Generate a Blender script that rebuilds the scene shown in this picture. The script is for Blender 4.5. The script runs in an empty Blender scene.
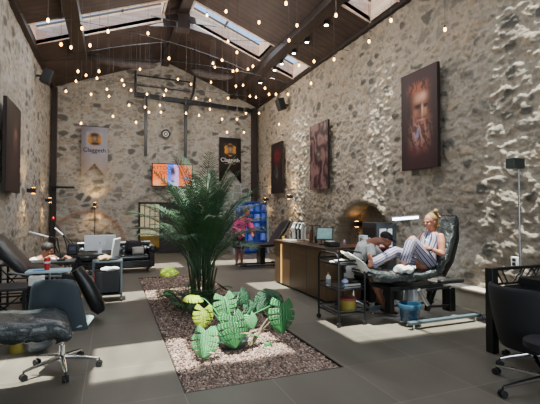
import bpy, math, random
import numpy as np
from mathutils import Vector, Matrix, noise
R = math.radians
rnd = random.Random(7)
SC = bpy.context.scene
COL = SC.collection

# ------------------------------------------------------------------ camera maths (metres; x right, y into room)
F_, CX_, CY_, CH = 400.0, 270.0, 202.0, 1.5
PIT = math.atan(10 / F_); YAW = math.atan(158 / F_)
def ray(px, py):
    x = (px - CX_) / F_; z = -(py - CY_) / F_; y = 1.0
    y, z = y * math.cos(PIT) - z * math.sin(PIT), y * math.sin(PIT) + z * math.cos(PIT)
    return Vector((x * math.cos(YAW) + y * math.sin(YAW), -x * math.sin(YAW) + y * math.cos(YAW), z))
def P(px, py, Y):
    r = ray(px, py); t = Y / r.y; return Vector((r.x * t, Y, CH + r.z * t))
def G(px, py, z=0.0):
    r = ray(px, py); t = (z - CH) / r.z; return Vector((r.x * t, r.y * t, z))
XL, XR, YF, D, EH, RZ = -1.92, 5.4, -3.0, 15.0, 5.65, 7.05
XC = (XL + XR) / 2; SL = (RZ - EH) / (XC - XL)
def roofz(x): return EH + SL * (x - XL) if x < XC else EH + SL * (XR - x)

cam = bpy.data.objects.new('camera', bpy.data.cameras.new('camera'))
COL.objects.link(cam); cam.location = (0, 0, CH)
cam.rotation_euler = (R(90) + PIT, 0, -YAW)
cam.data.sensor_width = 36; cam.data.lens = 36 * 400 / 540; cam.data.clip_end = 200
SC.camera = cam

# ------------------------------------------------------------------ materials
def lin(h):
    h = h.lstrip('#'); c = [int(h[i:i + 2], 16) / 255 for i in (0, 2, 4)]
    return tuple((v / 12.92 if v <= 0.04045 else ((v + 0.055) / 1.055) ** 2.4) for v in c) + (1,)
def new_mat(name):
    m = bpy.data.materials.new(name); m.use_nodes = True
    nt = m.node_tree; return m, nt, nt.nodes['Principled BSDF']
def mat(name, col, rough=0.5, metal=0.0, var=0.0, vs=8.0, bump=0.0, bs=60.0, emit=None, es=0.0, alpha=1.0, trans=0.0, spec=0.5, sub=0.0, coat=0.0):
    m, nt, b = new_mat(name); c = lin(col)
    b.inputs['Base Color'].default_value = c; b.inputs['Roughness'].default_value = rough
    b.inputs['Metallic'].default_value = metal; b.inputs['Specular IOR Level'].default_value = spec
    b.inputs['Alpha'].default_value = alpha; b.inputs['Transmission Weight'].default_value = trans
    b.inputs['Coat Weight'].default_value = coat
    if sub: b.inputs['Subsurface Weight'].default_value = sub; b.inputs['Subsurface Scale'].default_value = 0.02
    tc = nt.nodes.new('ShaderNodeTexCoord')
    if var > 0:
        n = nt.nodes.new('ShaderNodeTexNoise'); n.inputs['Scale'].default_value = vs; n.inputs['Detail'].default_value = 4
        nt.links.new(tc.outputs['Object'], n.inputs['Vector'])
        r = nt.nodes.new('ShaderNodeValToRGB')
        r.color_ramp.elements[0].position = 0.3; r.color_ramp.elements[1].position = 0.7
        r.color_ramp.elements[0].color = tuple(v * (1 - var) for v in c[:3]) + (1,)
        r.color_ramp.elements[1].color = tuple(min(1, v * (1 + var)) for v in c[:3]) + (1,)
        nt.links.new(n.outputs['Fac'], r.inputs['Fac']); nt.links.new(r.outputs['Color'], b.inputs['Base Color'])
    if bump > 0:
        n2 = nt.nodes.new('ShaderNodeTexNoise'); n2.inputs['Scale'].default_value = bs; n2.inputs['Detail'].default_value = 3
        nt.links.new(tc.outputs['Object'], n2.inputs['Vector'])
        bp = nt.nodes.new('ShaderNodeBump'); bp.inputs['Strength'].default_value = bump; bp.inputs['Distance'].default_value = 0.01
        nt.links.new(n2.outputs['Fac'], bp.inputs['Height']); nt.links.new(bp.outputs['Normal'], b.inputs['Normal'])
    if emit:
        b.inputs['Emission Color'].default_value = lin(emit); b.inputs['Emission Strength'].default_value = es
    return m
def attr_mat(name, rough=0.6, es=0.0, nscale=30, nvar=0.15, bump=0.0, bs=80, bd=0.01, spec=0.4):
    m, nt, b = new_mat(name)
    a = nt.nodes.new('ShaderNodeAttribute'); a.attribute_name = 'Col'
    tc = nt.nodes.new('ShaderNodeTexCoord')
    n = nt.nodes.new('ShaderNodeTexNoise'); n.inputs['Scale'].default_value = nscale; n.inputs['Detail'].default_value = 5
    nt.links.new(tc.outputs['Object'], n.inputs['Vector'])
    mr = nt.nodes.new('ShaderNodeMapRange'); mr.inputs['From Min'].default_value = .25; mr.inputs['From Max'].default_value = .75
    mr.inputs['To Min'].default_value = 1 - nvar; mr.inputs['To Max'].default_value = 1 + nvar
    nt.links.new(n.outputs['Fac'], mr.inputs['Value'])
    mx = nt.nodes.new('ShaderNodeVectorMath'); mx.operation = 'SCALE'
    nt.links.new(a.outputs['Color'], mx.inputs[0]); nt.links.new(mr.outputs['Result'], mx.inputs['Scale'])
    nt.links.new(mx.outputs['Vector'], b.inputs['Base Color'])
    b.inputs['Roughness'].default_value = rough; b.inputs['Specular IOR Level'].default_value = spec
    if es: nt.links.new(mx.outputs['Vector'], b.inputs['Emission Color']); b.inputs['Emission Strength'].default_value = es
    if bump:
        n2 = nt.nodes.new('ShaderNodeTexNoise'); n2.inputs['Scale'].default_value = bs; n2.inputs['Detail'].default_value = 6
        nt.links.new(tc.outputs['Object'], n2.inputs['Vector'])
        bp = nt.nodes.new('ShaderNodeBump'); bp.inputs['Strength'].default_value = bump; bp.inputs['Distance'].default_value = bd
        nt.links.new(n2.outputs['Fac'], bp.inputs['Height']); nt.links.new(bp.outputs['Normal'], b.inputs['Normal'])
    return m

M = {}
M['black'] = mat('black_paint', '#141516', .45, var=.2)
M['steel'] = mat('black_steel', '#191b1d', .35, .3, var=.15)
M['chrome'] = mat('chrome', '#d8dadc', .12, 1.0)
M['silver'] = mat('brushed_silver', '#9a9c9e', .35, .9)
M['rubber'] = mat('rubber', '#0c0c0d', .7)
M['leather'] = mat('black_leather', '#17181a', .35, var=.25, vs=4, bump=.25, bs=40)
M['leather_tuft'] = mat('tufted_leather', '#1c1f22', .22, var=.3, vs=6, coat=.3)
M['shell'] = mat('slate_shell', '#2e3a41', .5, var=.06)
M['seatpale'] = mat('pale_seat', '#8fa8a8', .5, var=.08)
M['darkfab'] = mat('black_fabric', '#0a0b10', .75, bump=.3, bs=200)
M['wood'] = mat('roof_boards', '#3b2720', .7, var=.3, vs=3)
M['woodd'] = mat('dark_timber', '#261a15', .6, var=.3, vs=5)
M['shaft'] = None
M['glass'] = None
M['white'] = mat('white_plastic', '#d7dbde', .4)
M['paper'] = mat('paper', '#d8d6cf', .8, var=.05)
M['cloth'] = mat('white_cloth', '#ccccc8', .9, var=.08, bump=.3, bs=30)
M['red'] = mat('red_plastic', '#b3161c', .4)
M['yellow'] = mat('yellow_plastic', '#8c8030', .5, var=.1)
M['green'] = mat('monstera_green', '#2a6c38', .38, var=.25, vs=9, sub=.0, coat=.1)
M['greenl'] = mat('pale_leaf', '#4d9358', .4, var=.2, vs=9)
M['greeny'] = mat('yellow_leaf', '#a6c22a', .45, var=.25, vs=9)
M['greend'] = mat('deep_leaf', '#1c4e2e', .4, var=.25, vs=9)
M['palm'] = mat('palm_green', '#315437', .5, var=.35, vs=3)
M['palm2'] = mat('palm_light', '#3c6038', .5, var=.3, vs=3)
M['stem'] = mat('stem', '#3a4a2a', .6, var=.3, vs=12)
M['root'] = mat('aerial_root', '#6e6248', .8, var=.3, vs=20)
M['skin'] = mat('skin', '#aa7059', .55, var=.06, vs=10)
M['skin2'] = mat('tanned_skin', '#8a5a44', .55, var=.06, vs=10)
M['hairb'] = mat('blonde_hair', '#7c6038', .6, var=.45, vs=60, bump=.8, bs=120)
M['haird'] = mat('dark_hair', '#1a1412', .6, var=.3, vs=50, bump=.6, bs=120)
M['tee'] = mat('white_tee', '#d2d4d0', .85, var=.1, bump=.2, bs=20)
M['bulb'] = mat('bulb_glow', '#ffcf80', .3, emit='#ffb650', es=16)
M['bulboff'] = mat('bulb_clear', '#8a7c6a', .1, emit='#ffd9a0', es=.25)
M['cord'] = mat('cord_grey', '#5c544c', .6)
M['spot'] = mat('spot_glow', '#ffffff', .3, emit='#fff4e0', es=26)
M['led'] = mat('led_glow', '#e8f4ff', .3, emit='#d4ecff', es=9)
M['gold'] = mat('gold_strip', '#c9a060', .4, emit='#e8b060', es=.8)
M['warm'] = mat('warm_lens', '#ffc070', .3, emit='#ffae4a', es=18)

# ------------------------------------------------------------------ mesh builder
class MB:
    def __init__(s): s.v = []; s.f = []; s.uv = {}
    def add(s, vs, fs):
        b = len(s.v); s.v += [tuple(v) for v in vs]; s.f += [tuple(i + b for i in f) for f in fs]; return b
    def box(s, c, size, rot=None):
        x, y, z = (k / 2 for k in size); c = Vector(c)
        vs = [Vector((a, b, d)) for a in (-x, x) for b in (-y, y) for d in (-z, z)]
        if rot is not None: vs = [rot @ v for v in vs]
        s.add([v + c for v in vs], [(0, 1, 3, 2), (4, 6, 7, 5), (0, 4, 5, 1), (2, 3, 7, 6), (0, 2, 6, 4), (1, 5, 7, 3)])
    def bar(s, a, b, w, h=None, up=(0, 0, 1)):
        a, b = Vector(a), Vector(b); d = b - a; L = d.length; h = h or w
        if L < 1e-6: return
        d.normalize(); u = Vector(up)
        if abs(d.dot(u)) > .98: u = Vector((1, 0, 0))
        sd = d.cross(u).normalized(); u2 = sd.cross(d)
        s.box((a + b) / 2, (L, w, h), Matrix((d, sd, u2)).transposed())
    def tube(s, pts, r, n=8, cap=True):
        s.loft(pts, [(r, r)] * len(pts) if not isinstance(r, (list, tuple)) else [(q, q) for q in r], n, cap=cap)
    def cyl(s, a, b, r0, r1=None, n=16): s.tube([a, b], [r0, r0 if r1 is None else r1], n)
    def loft(s, pts, rads, n=12, e=2.0, up=None, cap=True, uvs=False):
        pts = [Vector(p) for p in pts]; prev = None; base = len(s.v); N = len(pts); L = 0
        for i, p in enumerate(pts):
            t = (pts[min(i + 1, N - 1)] - pts[max(i - 1, 0)])
            t = t.normalized() if t.length > 1e-9 else Vector((0, 0, 1))
            if prev is None:
                u = Vector(up) if up is not None else (Vector((0, 0, 1)) if abs(t.z) < .9 else Vector((0, 1, 0)))
            else: u = Vector(up) if (up is not None and abs(t.dot(Vector(up))) < .95) else prev
            u = (u - t * u.dot(t)).normalized(); prev = u; w = t.cross(u)
            rx, ry = rads[i]
            if i: L += (p - pts[i - 1]).length
            for k in range(n):
                a = 2 * math.pi * k / n; ca, sa = math.cos(a), math.sin(a)
                x = math.copysign(abs(ca) ** (2 / e), ca) * rx; y = math.copysign(abs(sa) ** (2 / e), sa) * ry
                if uvs: s.uv[len(s.v)] = (abs(k / n * 2 - 1), L)
                s.v.append(tuple(p + w * x + u * y))
        for i in range(N - 1):
            for k in range(n):
                a = base + i * n + k; b = base + i * n + (k + 1) % n
                s.f.append((a, b, b + n, a + n))
        if cap:
            s.f.append(tuple(base + k for k in reversed(range(n)))); s.f.append(tuple(base + (N - 1) * n + k for k in range(n)))
    def cap2(s, a, b, r0, r1=None, n=12):
        a, b = Vector(a), Vector(b); r1 = r0 if r1 is None else r1; s.cyl(a, b, r0, r1, n); s.ell(a, (r0,) * 3, n=n); s.ell(b, (r1,) * 3, n=n)
    def ell(s, c, r, rot=None, n=14, m=8, e=2.0):
        c = Vector(c); vs = []; fs = []
        def pw(v): return math.copysign(abs(v) ** (2 / e), v)
        for j in range(1, m):
            ph = math.pi * j / m - math.pi / 2
            for k in range(n):
                a = 2 * math.pi * k / n
                vs.append(Vector((pw(math.cos(ph)) * pw(math.cos(a)) * r[0], pw(math.cos(ph)) * pw(math.sin(a)) * r[1], pw(math.sin(ph)) * r[2])))
        vs += [Vector((0, 0, -r[2])), Vector((0, 0, r[2]))]; q = len(vs)
        for j in range(m - 2):
            for k in range(n): fs.append((j * n + k, j * n + (k + 1) % n, (j + 1) * n + (k + 1) % n, (j + 1) * n + k))
        for k in range(n):
            fs.append((q - 2, (k + 1) % n, k)); fs.append((q - 1, (m - 2) * n + k, (m - 2) * n + (k + 1) % n))
        if rot is not None: vs = [rot @ v for v in vs]
        s.add([v + c for v in vs], fs)
    def lathe(s, prof, c=(0, 0, 0), n=20):
        c = Vector(c); b = len(s.v)
        for r, z in prof:
            for k in range(n):
                a = 2 * math.pi * k / n; s.v.append((c.x + r * math.cos(a), c.y + r * math.sin(a), c.z + z))
        for i in range(len(prof) - 1):
            for k in range(n): s.f.append((b + i * n + k, b + i * n + (k + 1) % n, b + (i + 1) * n + (k + 1) % n, b + (i + 1) * n + k))
        if prof[0][0] > 1e-4: s.f.append(tuple(b + k for k in reversed(range(n))))
        if prof[-1][0] > 1e-4: s.f.append(tuple(b + (len(prof) - 1) * n + k for k in range(n)))
    def prism(s, poly, origin, u, v, th):
        o, u, v = Vector(origin), Vector(u), Vector(v); w = u.cross(v).normalized() * th; n = len(poly)
        vs = [o + u * a + v * b for a, b in poly]; vs += [p + w for p in vs]
        s.add(vs, [tuple(reversed(range(n))), tuple(range(n, 2 * n))] + [(i, (i + 1) % n, (i + 1) % n + n, i + n) for i in range(n)])
    def build(s, name, m, parent=None, bevel=0, sub=0, remesh=0, solid=0, sharp=40, smooth=True, kind=None):
        me = bpy.data.meshes.new(name); me.from_pydata(s.v, [], s.f); me.update()
        if s.uv:
            ul = me.uv_layers.new(name='UVMap')
            for lp in me.loops: ul.data[lp.index].uv = s.uv.get(lp.vertex_index, (0, 0))
        if smooth:
            me.shade_smooth()
            if sharp: me.set_sharp_from_angle(angle=R(sharp))
        o = bpy.data.objects.new(name, me); COL.objects.link(o); me.materials.append(M[m] if isinstance(m, str) else m)
        if parent: o.parent = parent
        if remesh:
            md = o.modifiers.new('r', 'REMESH'); md.mode = 'VOXEL'; md.voxel_size = remesh; md.use_smooth_shade = True
            md = o.modifiers.new('s', 'SMOOTH'); md.factor = .5; md.iterations = 3
        if solid: md = o.modifiers.new('so', 'SOLIDIFY'); md.thickness = solid; md.offset = 0
        if bevel: md = o.modifiers.new('b', 'BEVEL'); md.width = bevel; md.segments = 2; md.limit_method = 'ANGLE'
        if sub: md = o.modifiers.new('ss', 'SUBSURF'); md.levels = sub; md.render_levels = sub
        if kind: o['kind'] = kind
        return o
def tag(o, label, cat, group=None, kind=None):
    o['label'] = label; o['category'] = cat
    if group: o['group'] = group
    if kind: o['kind'] = kind
    return o
def thing(name, label, cat, loc=(0, 0, 0), rz=0.0, group=None):
    o = bpy.data.objects.new(name, None); COL.objects.link(o); o.location = loc; o.rotation_euler = (0, 0, rz)
    o.empty_display_size = .1
    return tag(o, label, cat, group)
def dup(root, loc, rz=None, label=None):
    r = root.copy(); COL.objects.link(r); r.location = loc
    if rz is not None: r.rotation_euler = (0, 0, rz)
    if label: r['label'] = label
    for ch in list(root.children):
        c = ch.copy(); COL.objects.link(c); c.parent = r
        for g in list(ch.children):
            d = g.copy(); COL.objects.link(d); d.parent = c
    return r
def text_part(name, txt, size, m, parent, loc, rot, ext=.002, sx=1.0):
    cu = bpy.data.curves.new(name, 'FONT'); cu.body = txt; cu.size = size; cu.extrude = ext; cu.align_x = 'CENTER'; cu.align_y = 'CENTER'
    t = bpy.data.objects.new(name, cu); COL.objects.link(t); bpy.context.view_layer.update()
    me = bpy.data.meshes.new_from_object(t.evaluated_get(bpy.context.evaluated_depsgraph_get()))
    bpy.data.objects.remove(t)
    o = bpy.data.objects.new(name, me); COL.objects.link(o); me.materials.clear(); me.materials.append(M[m] if isinstance(m, str) else m)
    o.parent = parent; o.location = loc; o.rotation_euler = rot; o.scale = (sx, 1, 1)
    return o

# ------------------------------------------------------------------ numpy noise
def hsh(i, j, s=0):
    h = (i.astype(np.int64) * 374761393 + j.astype(np.int64) * 668265263 + s * 974634777) & 0xffffffff
    h = ((h ^ (h >> 13)) * 1274126177) & 0xffffffff
    return ((h ^ (h >> 16)) & 0xffff) / 65535.0
def vnoise(x, y, s=0):
    i = np.floor(x); j = np.floor(y); fx = x - i; fy = y - j; fx = fx * fx * (3 - 2 * fx); fy = fy * fy * (3 - 2 * fy)
    a = hsh(i, j, s); b = hsh(i + 1, j, s); c = hsh(i, j + 1, s); d = hsh(i + 1, j + 1, s)
    return (a * (1 - fx) + b * fx) * (1 - fy) + (c * (1 - fx) + d * fx) * fy
def fbm(x, y, s=0, o=4):
    t = 0; a = .5
    for k in range(o): t = t + a * vnoise(x * 2 ** k, y * 2 ** k, s + k); a *= .5
    return t
def voro(x, y, s=0, jit=.9):
    i0 = np.floor(x); j0 = np.floor(y)
    f1 = np.full(x.shape, 9.); f2 = np.full(x.shape, 9.); ci = np.zeros(x.shape); cj = np.zeros(x.shape)
    for di in (-1, 0, 1):
        for dj in (-1, 0, 1):
            i = i0 + di; j = j0 + dj
            dx = i + .5 + jit * (hsh(i, j, s) - .5) - x; dy = j + .5 + jit * (hsh(i, j, s + 1) - .5) - y
            d = np.sqrt(dx * dx + dy * dy); c = d < f1
            f2 = np.where(c, f1, np.minimum(f2, d)); ci = np.where(c, i, ci); cj = np.where(c, j, cj); f1 = np.where(c, d, f1)
    return f1, f2, hsh(ci, cj, s + 5), hsh(ci, cj, s + 9), hsh(ci, cj, s + 13)
def sstep(a, b, x):
    t = np.clip((x - a) / (b - a), 0, 1); return t * t * (3 - 2 * t)
def grid_mesh(name, X, Y, Z, colr, m, parent=None, flip=False):
    ny, nx = X.shape; me = bpy.data.meshes.new(name)
    me.vertices.add(nx * ny); me.vertices.foreach_set('co', np.stack([X, Y, Z], -1).astype(np.float32).ravel())
    a = (np.arange(ny - 1)[:, None] * nx + np.arange(nx - 1)[None, :]).ravel()
    q = np.stack([a, a + 1, a + nx + 1, a + nx], -1)
    if flip: q = q[:, ::-1]
    me.loops.add(q.size); me.loops.foreach_set('vertex_index', q.astype(np.int32).ravel())
    me.polygons.add(len(q)); me.polygons.foreach_set('loop_start', (np.arange(len(q)) * 4).astype(np.int32))
    me.update(calc_edges=True); me.shade_smooth()
    if colr is not None:
        at = me.color_attributes.new('Col', 'FLOAT_COLOR', 'POINT')
        c = np.ones((nx * ny, 4), np.float32); c[:, :3] = colr.reshape(-1, 3); at.data.foreach_set('color', c.ravel())
    o = bpy.data.objects.new(name, me); COL.objects.link(o); me.materials.append(m)
    if parent: o.parent = parent
    return o
def L3(h): return np.array(lin(h)[:3])
def mixc(a, b, t): return a * (1 - t[..., None]) + b * t[..., None]

# ------------------------------------------------------------------ stone walls
stone_m = attr_mat('rubble_stone', rough=.85, nscale=16, nvar=.2, bump=.9, bs=26, bd=.012, spec=.25)
def stones(U, V, cw, chh, s, warm, dark_frac):
    wu = U + .10 * (fbm(U * 3, V * 3, s + 20) - .5) * 2; wv = V + .08 * (fbm(U * 3, V * 3, s + 30) - .5) * 2
    f1, f2, r1, r2, r3 = voro(wu / cw, wv / chh, s)
    th = .12 + .34 * r2
    m = sstep(th, th + .16, f2 - f1) * (r3 > .16)
    g1, g2, q1, q2, q3 = voro(wu / (cw * .42), wv / (chh * .45), s + 50)
    m2 = sstep(.18, .32, g2 - g1) * (q1 > .55) * (1 - m)
    mort = mixc(L3('#aaa091') if warm else L3('#b2ada4'), L3('#8e867a') if warm else L3('#9d978d'), fbm(U * 1.3, V * 1.3, s + 40))
    tone = np.where((r1 < dark_frac)[..., None], L3('#55544f'), np.where((r1 < dark_frac + .22)[..., None], L3('#77736b'),
           np.where((r1 < .8)[..., None], L3('#9a9284'), L3('#9f917e'))))
    tone = tone * ((.78 if warm else .82) + .36 * r3)[..., None]
    c = mixc(mort, tone, m * .92); c = mixc(c, L3('#7d766a') * (.75 + .5 * q3)[..., None], m2 * .7)
    groove = 1 - .14 * np.exp(-((f2 - f1 - th) / .05) ** 2)
    c = c * groove[..., None]
    h = m * (.012 + .018 * r2) + m2 * .008 + .03 * (fbm(U * 1.1, V * 1.1, s + 60) - .5) + .020 * (fbm(U * 7, V * 7, s + 70) - .5)
    return c, h
def arch_recess(U, V, c0, spring, rad):
    d = np.where(V > spring, np.hypot((U - c0), (V - spring) * 1.05), np.abs(U - c0)); return 1 - sstep(rad - .04, rad + .04, d), d

# right wall (faces -x)
u = np.concatenate([np.arange(YF, 2.8, .08), np.arange(2.8, D + .31, .02)]); v = np.arange(-.05, EH + .35, .02)
U, V = np.meshgrid(u, v)
c, h = stones(U, V, .28, .20, 3, True, .20); h = h + .06 * (fbm(U * 10, V * 14, 88) - .5)
# rough masonry low on the wall; weaker ambient light there painted as darker colour
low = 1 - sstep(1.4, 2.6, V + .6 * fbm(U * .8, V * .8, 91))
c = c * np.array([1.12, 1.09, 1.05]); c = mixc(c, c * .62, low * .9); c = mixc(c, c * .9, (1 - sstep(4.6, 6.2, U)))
h = h + low * .05 * (fbm(U * 4, V * 6, 77) - .4)
rough_near = 1 - sstep(4.6, 5.6, U)
h = h + rough_near * .07 * (np.abs(fbm(U * 3.4, V * 6.2, 95) - .5) * -2 + .3)
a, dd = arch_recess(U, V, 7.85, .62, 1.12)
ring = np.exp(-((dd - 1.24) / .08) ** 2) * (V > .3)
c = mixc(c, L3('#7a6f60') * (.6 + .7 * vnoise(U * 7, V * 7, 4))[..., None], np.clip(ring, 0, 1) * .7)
c = mixc(c, c * .55, a)  # colour darkened inside the recess to stand in for its shade
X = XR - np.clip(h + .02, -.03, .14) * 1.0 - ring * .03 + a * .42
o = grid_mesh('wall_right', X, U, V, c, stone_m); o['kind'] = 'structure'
# left wall (faces +x)
U, V = np.meshgrid(np.arange(YF, D + .31, .04), np.arange(-.05, EH + .35, .03))
c, h = stones(U, V, .30, .2, 23, False, .16)
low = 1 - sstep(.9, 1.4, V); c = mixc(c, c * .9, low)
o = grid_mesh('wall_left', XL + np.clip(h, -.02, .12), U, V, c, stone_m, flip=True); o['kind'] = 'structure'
# back wall with gable, opening of the door
U, V = np.meshgrid(np.arange(XL - .1, XR + .11, .028), np.arange(-.05, RZ + .12, .028))
c, h = stones(U, V, .36, .22, 43, False, .24)
d1 = np.hypot((U + .75), (V - .35) * 1.0)
ring = np.exp(-((d1 - 1.15) / .07) ** 2) * (V > .5)
c = mixc(c, L3('#8e6a55') * (.7 + .6 * vnoise(U * 11, V * 11, 4))[..., None], np.clip(ring, 0, 1) * .75)
c = mixc(c, c * .92, (d1 < 1.1) * 1.0)
d2 = np.hypot((U - 1.75) / 1.25, (V - 1.35) * 1.25)
ring2 = np.exp(-((d2 - 1.0) / .09) ** 2) * (V > 1.4)
c = mixc(c, L3('#6b665e') * (.6 + .8 * vnoise(U * 9, V * 4, 8))[..., None], np.clip(ring2, 0, 1) * .75)
hole = ((U > .88) & (U < 2.45) & (V < 1.85))
Yw = D - np.clip(h, -.02, .12) + hole * .5
Z = np.minimum(V, roofz_v := np.where(U < XC, EH + SL * (U - XL), EH + SL * (XR - U)) + .06)
o = grid_mesh('wall_back', U, Yw, Z, c, stone_m); o['kind'] = 'structure'
# unseen wall behind the camera; its wide opening is added to admit fill light
mplain = mat('plaster_stone', '#9a9080', .9, var=.2, vs=2, bump=.5, bs=10)
b = MB(); zf = 7.2
b.box((XL + .6, YF - .1, zf / 2), (1.4, .2, zf)); b.box((XR - .6, YF - .1, zf / 2), (1.4, .2, zf))
b.box((XC, YF - .1, 5.4), (XR - XL, .2, 3.4)); b.box((XC, YF - .1, .15), (XR - XL, .2, .3))
b.build('wall_front', mplain, kind='structure', smooth=False)
b = MB()
for k in range(6): b.box((XL + 1.3 + k * (XR - XL - 2.6) / 5, YF - .1, 2.0), (.06, .08, 3.5))
for z in (.32, 2.0, 3.68): b.box((XC, YF - .1, z), (XR - XL - 2.6, .08, .06))
wf = b.build('window_1', 'black', kind='structure')  # unseen window frame, added with the opening for fill light

# ------------------------------------------------------------------ floor
def tile_material():
    m, nt, b = new_mat('floor_tiles')
    tc = nt.nodes.new('ShaderNodeTexCoord')
    mp = nt.nodes.new('ShaderNodeMapping'); mp.inputs['Location'].default_value = (-.57, -3.37 + .0, 0)
    nt.links.new(tc.outputs['Object'], mp.inputs['Vector'])
    br = nt.nodes.new('ShaderNodeTexBrick'); br.offset = 0.0; br.squash = 1.0
    br.inputs['Scale'].default_value = 1.0; br.inputs['Brick Width'].default_value = .78; br.inputs['Row Height'].default_value = .78
    br.inputs['Mortar Size'].default_value = .004; br.inputs['Mortar Smooth'].default_value = .1; br.inputs['Bias'].default_value = 0
    br.inputs['Color1'].default_value = lin('#67635a'); br.inputs['Color2'].default_value = lin('#736e64'); br.inputs['Mortar'].default_value = lin('#8d857a')
    nt.links.new(mp.outputs['Vector'], br.inputs['Vector'])
    n = nt.nodes.new('ShaderNodeTexNoise'); n.inputs['Scale'].default_value = 1.6; n.inputs['Detail'].default_value = 7; n.inputs['Distortion'].default_value = 1.2
    mp2 = nt.nodes.new('ShaderNodeMapping'); mp2.inputs['Scale'].default_value = (1, .35, 1); mp2.inputs['Rotation'].default_value = (0, 0, .5)
    nt.links.new(tc.outputs['Object'], mp2.inputs['Vector']); nt.links.new(mp2.outputs['Vector'], n.inputs['Vector'])
    mx = nt.nodes.new('ShaderNodeMix'); mx.data_type = 'RGBA'; mx.blend_type = 'MULTIPLY'; mx.inputs['Factor'].default_value = .8
    r = nt.nodes.new('ShaderNodeValToRGB'); r.color_ramp.elements[0].position = .3; r.color_ramp.elements[1].position = .7
    r.color_ramp.elements[0].color = lin('#bdb6aa'); r.color_ramp.elements[1].color = lin('#f4efe6')
    nt.links.new(n.outputs['Fac'], r.inputs['Fac']); nt.links.new(br.outputs['Color'], mx.inputs['A']); nt.links.new(r.outputs['Color'], mx.inputs['B'])
    nt.links.new(mx.outputs['Result'], b.inputs['Base Color'])
    mr = nt.nodes.new('ShaderNodeMapRange'); mr.inputs['To Min'].default_value = .38; mr.inputs['To Max'].default_value = .6
    nt.links.new(n.outputs['Fac'], mr.inputs['Value']); nt.links.new(mr.outputs['Result'], b.inputs['Roughness'])
    return m
M['tile'] = tile_material()
GX0, GX1, GY0, GY1 = .57, 2.10, 3.37, 9.6
b = MB()
for x0, x1, y0, y1 in ((XL - .2, GX0, YF - .2, D + .6), (GX1, XR + .6, YF - .2, D + .6), (GX0, GX1, YF - .2, GY0), (GX0, GX1, GY1, D + .6)):
    b.box(((x0 + x1) / 2, (y0 + y1) / 2, -.1), (x1 - x0, y1 - y0, .2))
b.build('floor', 'tile', kind='structure', smooth=False)
b = MB(); t = .012
for x0, x1, y0, y1 in ((GX0, GX0 + t, GY0, GY1), (GX1 - t, GX1, GY0, GY1), (GX0 + t, GX1 - t, GY0, GY0 + t), (GX0 + t, GX1 - t, GY1 - t, GY1)):
    b.box(((x0 + x1) / 2, (y0 + y1) / 2, -.048), (x1 - x0, y1 - y0, .1))
b.build('trim_2', mat('edge_steel', '#2b2522', .5, .4), kind='structure', smooth=False)
# gravel: soil sheet plus pebbles, one uncountable object
gm = attr_mat('gravel', rough=.85, nscale=60, nvar=.3)
rs = np.random.RandomState(3)
ico = []; ph = (1 + 5 ** .5) / 2
icv = np.array([(-1, ph, 0), (1, ph, 0), (-1, -ph, 0), (1, -ph, 0), (0, -1, ph), (0, 1, ph), (0, -1, -ph), (0, 1, -ph), (ph, 0, -1), (ph, 0, 1), (-ph, 0, -1), (-ph, 0, 1)]) / 1.9
icf = np.array([(0, 11, 5), (0, 5, 1), (0, 1, 7), (0, 7, 10), (0, 10, 11), (1, 5, 9), (5, 11, 4), (11, 10, 2), (10, 7, 6), (7, 1, 8), (3, 9, 4), (3, 4, 2), (3, 2, 6), (3, 6, 8), (3, 8, 9), (4, 9, 5), (2, 4, 11), (6, 2, 10), (8, 6, 7), (9, 8, 1)])
NP = 26000
yy = GY0 + .02 + (GY1 - GY0 - .05) * rs.rand(NP) ** 1.7; xx = GX0 + .025 + (GX1 - GX0 - .05) * rs.rand(NP)
rr = .008 + .011 * rs.rand(NP) ** 1.5 + .004 * np.clip((yy - 4) / 4, 0, 1)
sc = rs.uniform(.6, 1.25, (NP, 3)); ang = rs.rand(NP) * 6.28
vv = icv[None] * sc[:, None, :] * rr[:, None, None]
ca, sa = np.cos(ang)[:, None], np.sin(ang)[:, None]
vx = vv[..., 0] * ca - vv[..., 1] * sa; vy = vv[..., 0] * sa + vv[..., 1] * ca
zz = -.022 + .012 * rs.rand(NP) + .03 * (vnoise(xx * 3, yy * 3, 5) - .5)
pv = np.stack([vx + xx[:, None], vy + yy[:, None], vv[..., 2] * .8 + zz[:, None]], -1).reshape(-1, 3)
pf = (icf[None] + (np.arange(NP) * 12)[:, None, None]).reshape(-1, 3)
pal = np.array([lin(k)[:3] for k in ('#8d7265', '#a58a7a', '#6d564c', '#b9a596', '#7d6a60', '#5a4a44', '#98806f')])
pc = np.repeat(pal[rs.randint(0, len(pal), NP)] * rs.uniform(.75, 1.2, (NP, 1)), 12, axis=0)
me = bpy.data.meshes.new('gravel'); me.from_pydata([], [], []) if False else None
bx = [(GX0 + .01, GY0 + .01, -.035), (GX1 - .01, GY0 + .01, -.035), (GX1 - .01, GY1 - .01, -.035), (GX0 + .01, GY1 - .01, -.035)]
allv = np.vstack([pv, np.array(bx)]); n0 = len(pv)
me.vertices.add(len(allv)); me.vertices.foreach_set('co', allv.astype(np.float32).ravel())
tri = np.vstack([pf, [[n0, n0 + 1, n0 + 2], [n0, n0 + 2, n0 + 3]]])
me.loops.add(tri.size); me.loops.foreach_set('vertex_index', tri.astype(np.int32).ravel())
me.polygons.add(len(tri)); me.polygons.foreach_set('loop_start', (np.arange(len(tri)) * 3).astype(np.int32)); me.update(calc_edges=True)
at = me.color_attributes.new('Col', 'FLOAT_COLOR', 'POINT'); cc = np.ones((len(allv), 4), np.float32); cc[:n0, :3] = pc; cc[n0:, :3] = lin('#7a6358')[:3]
at.data.foreach_set('color', cc.ravel()); me.materials.append(gm)
o = bpy.data.objects.new('gravel', me); COL.objects.link(o)
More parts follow.
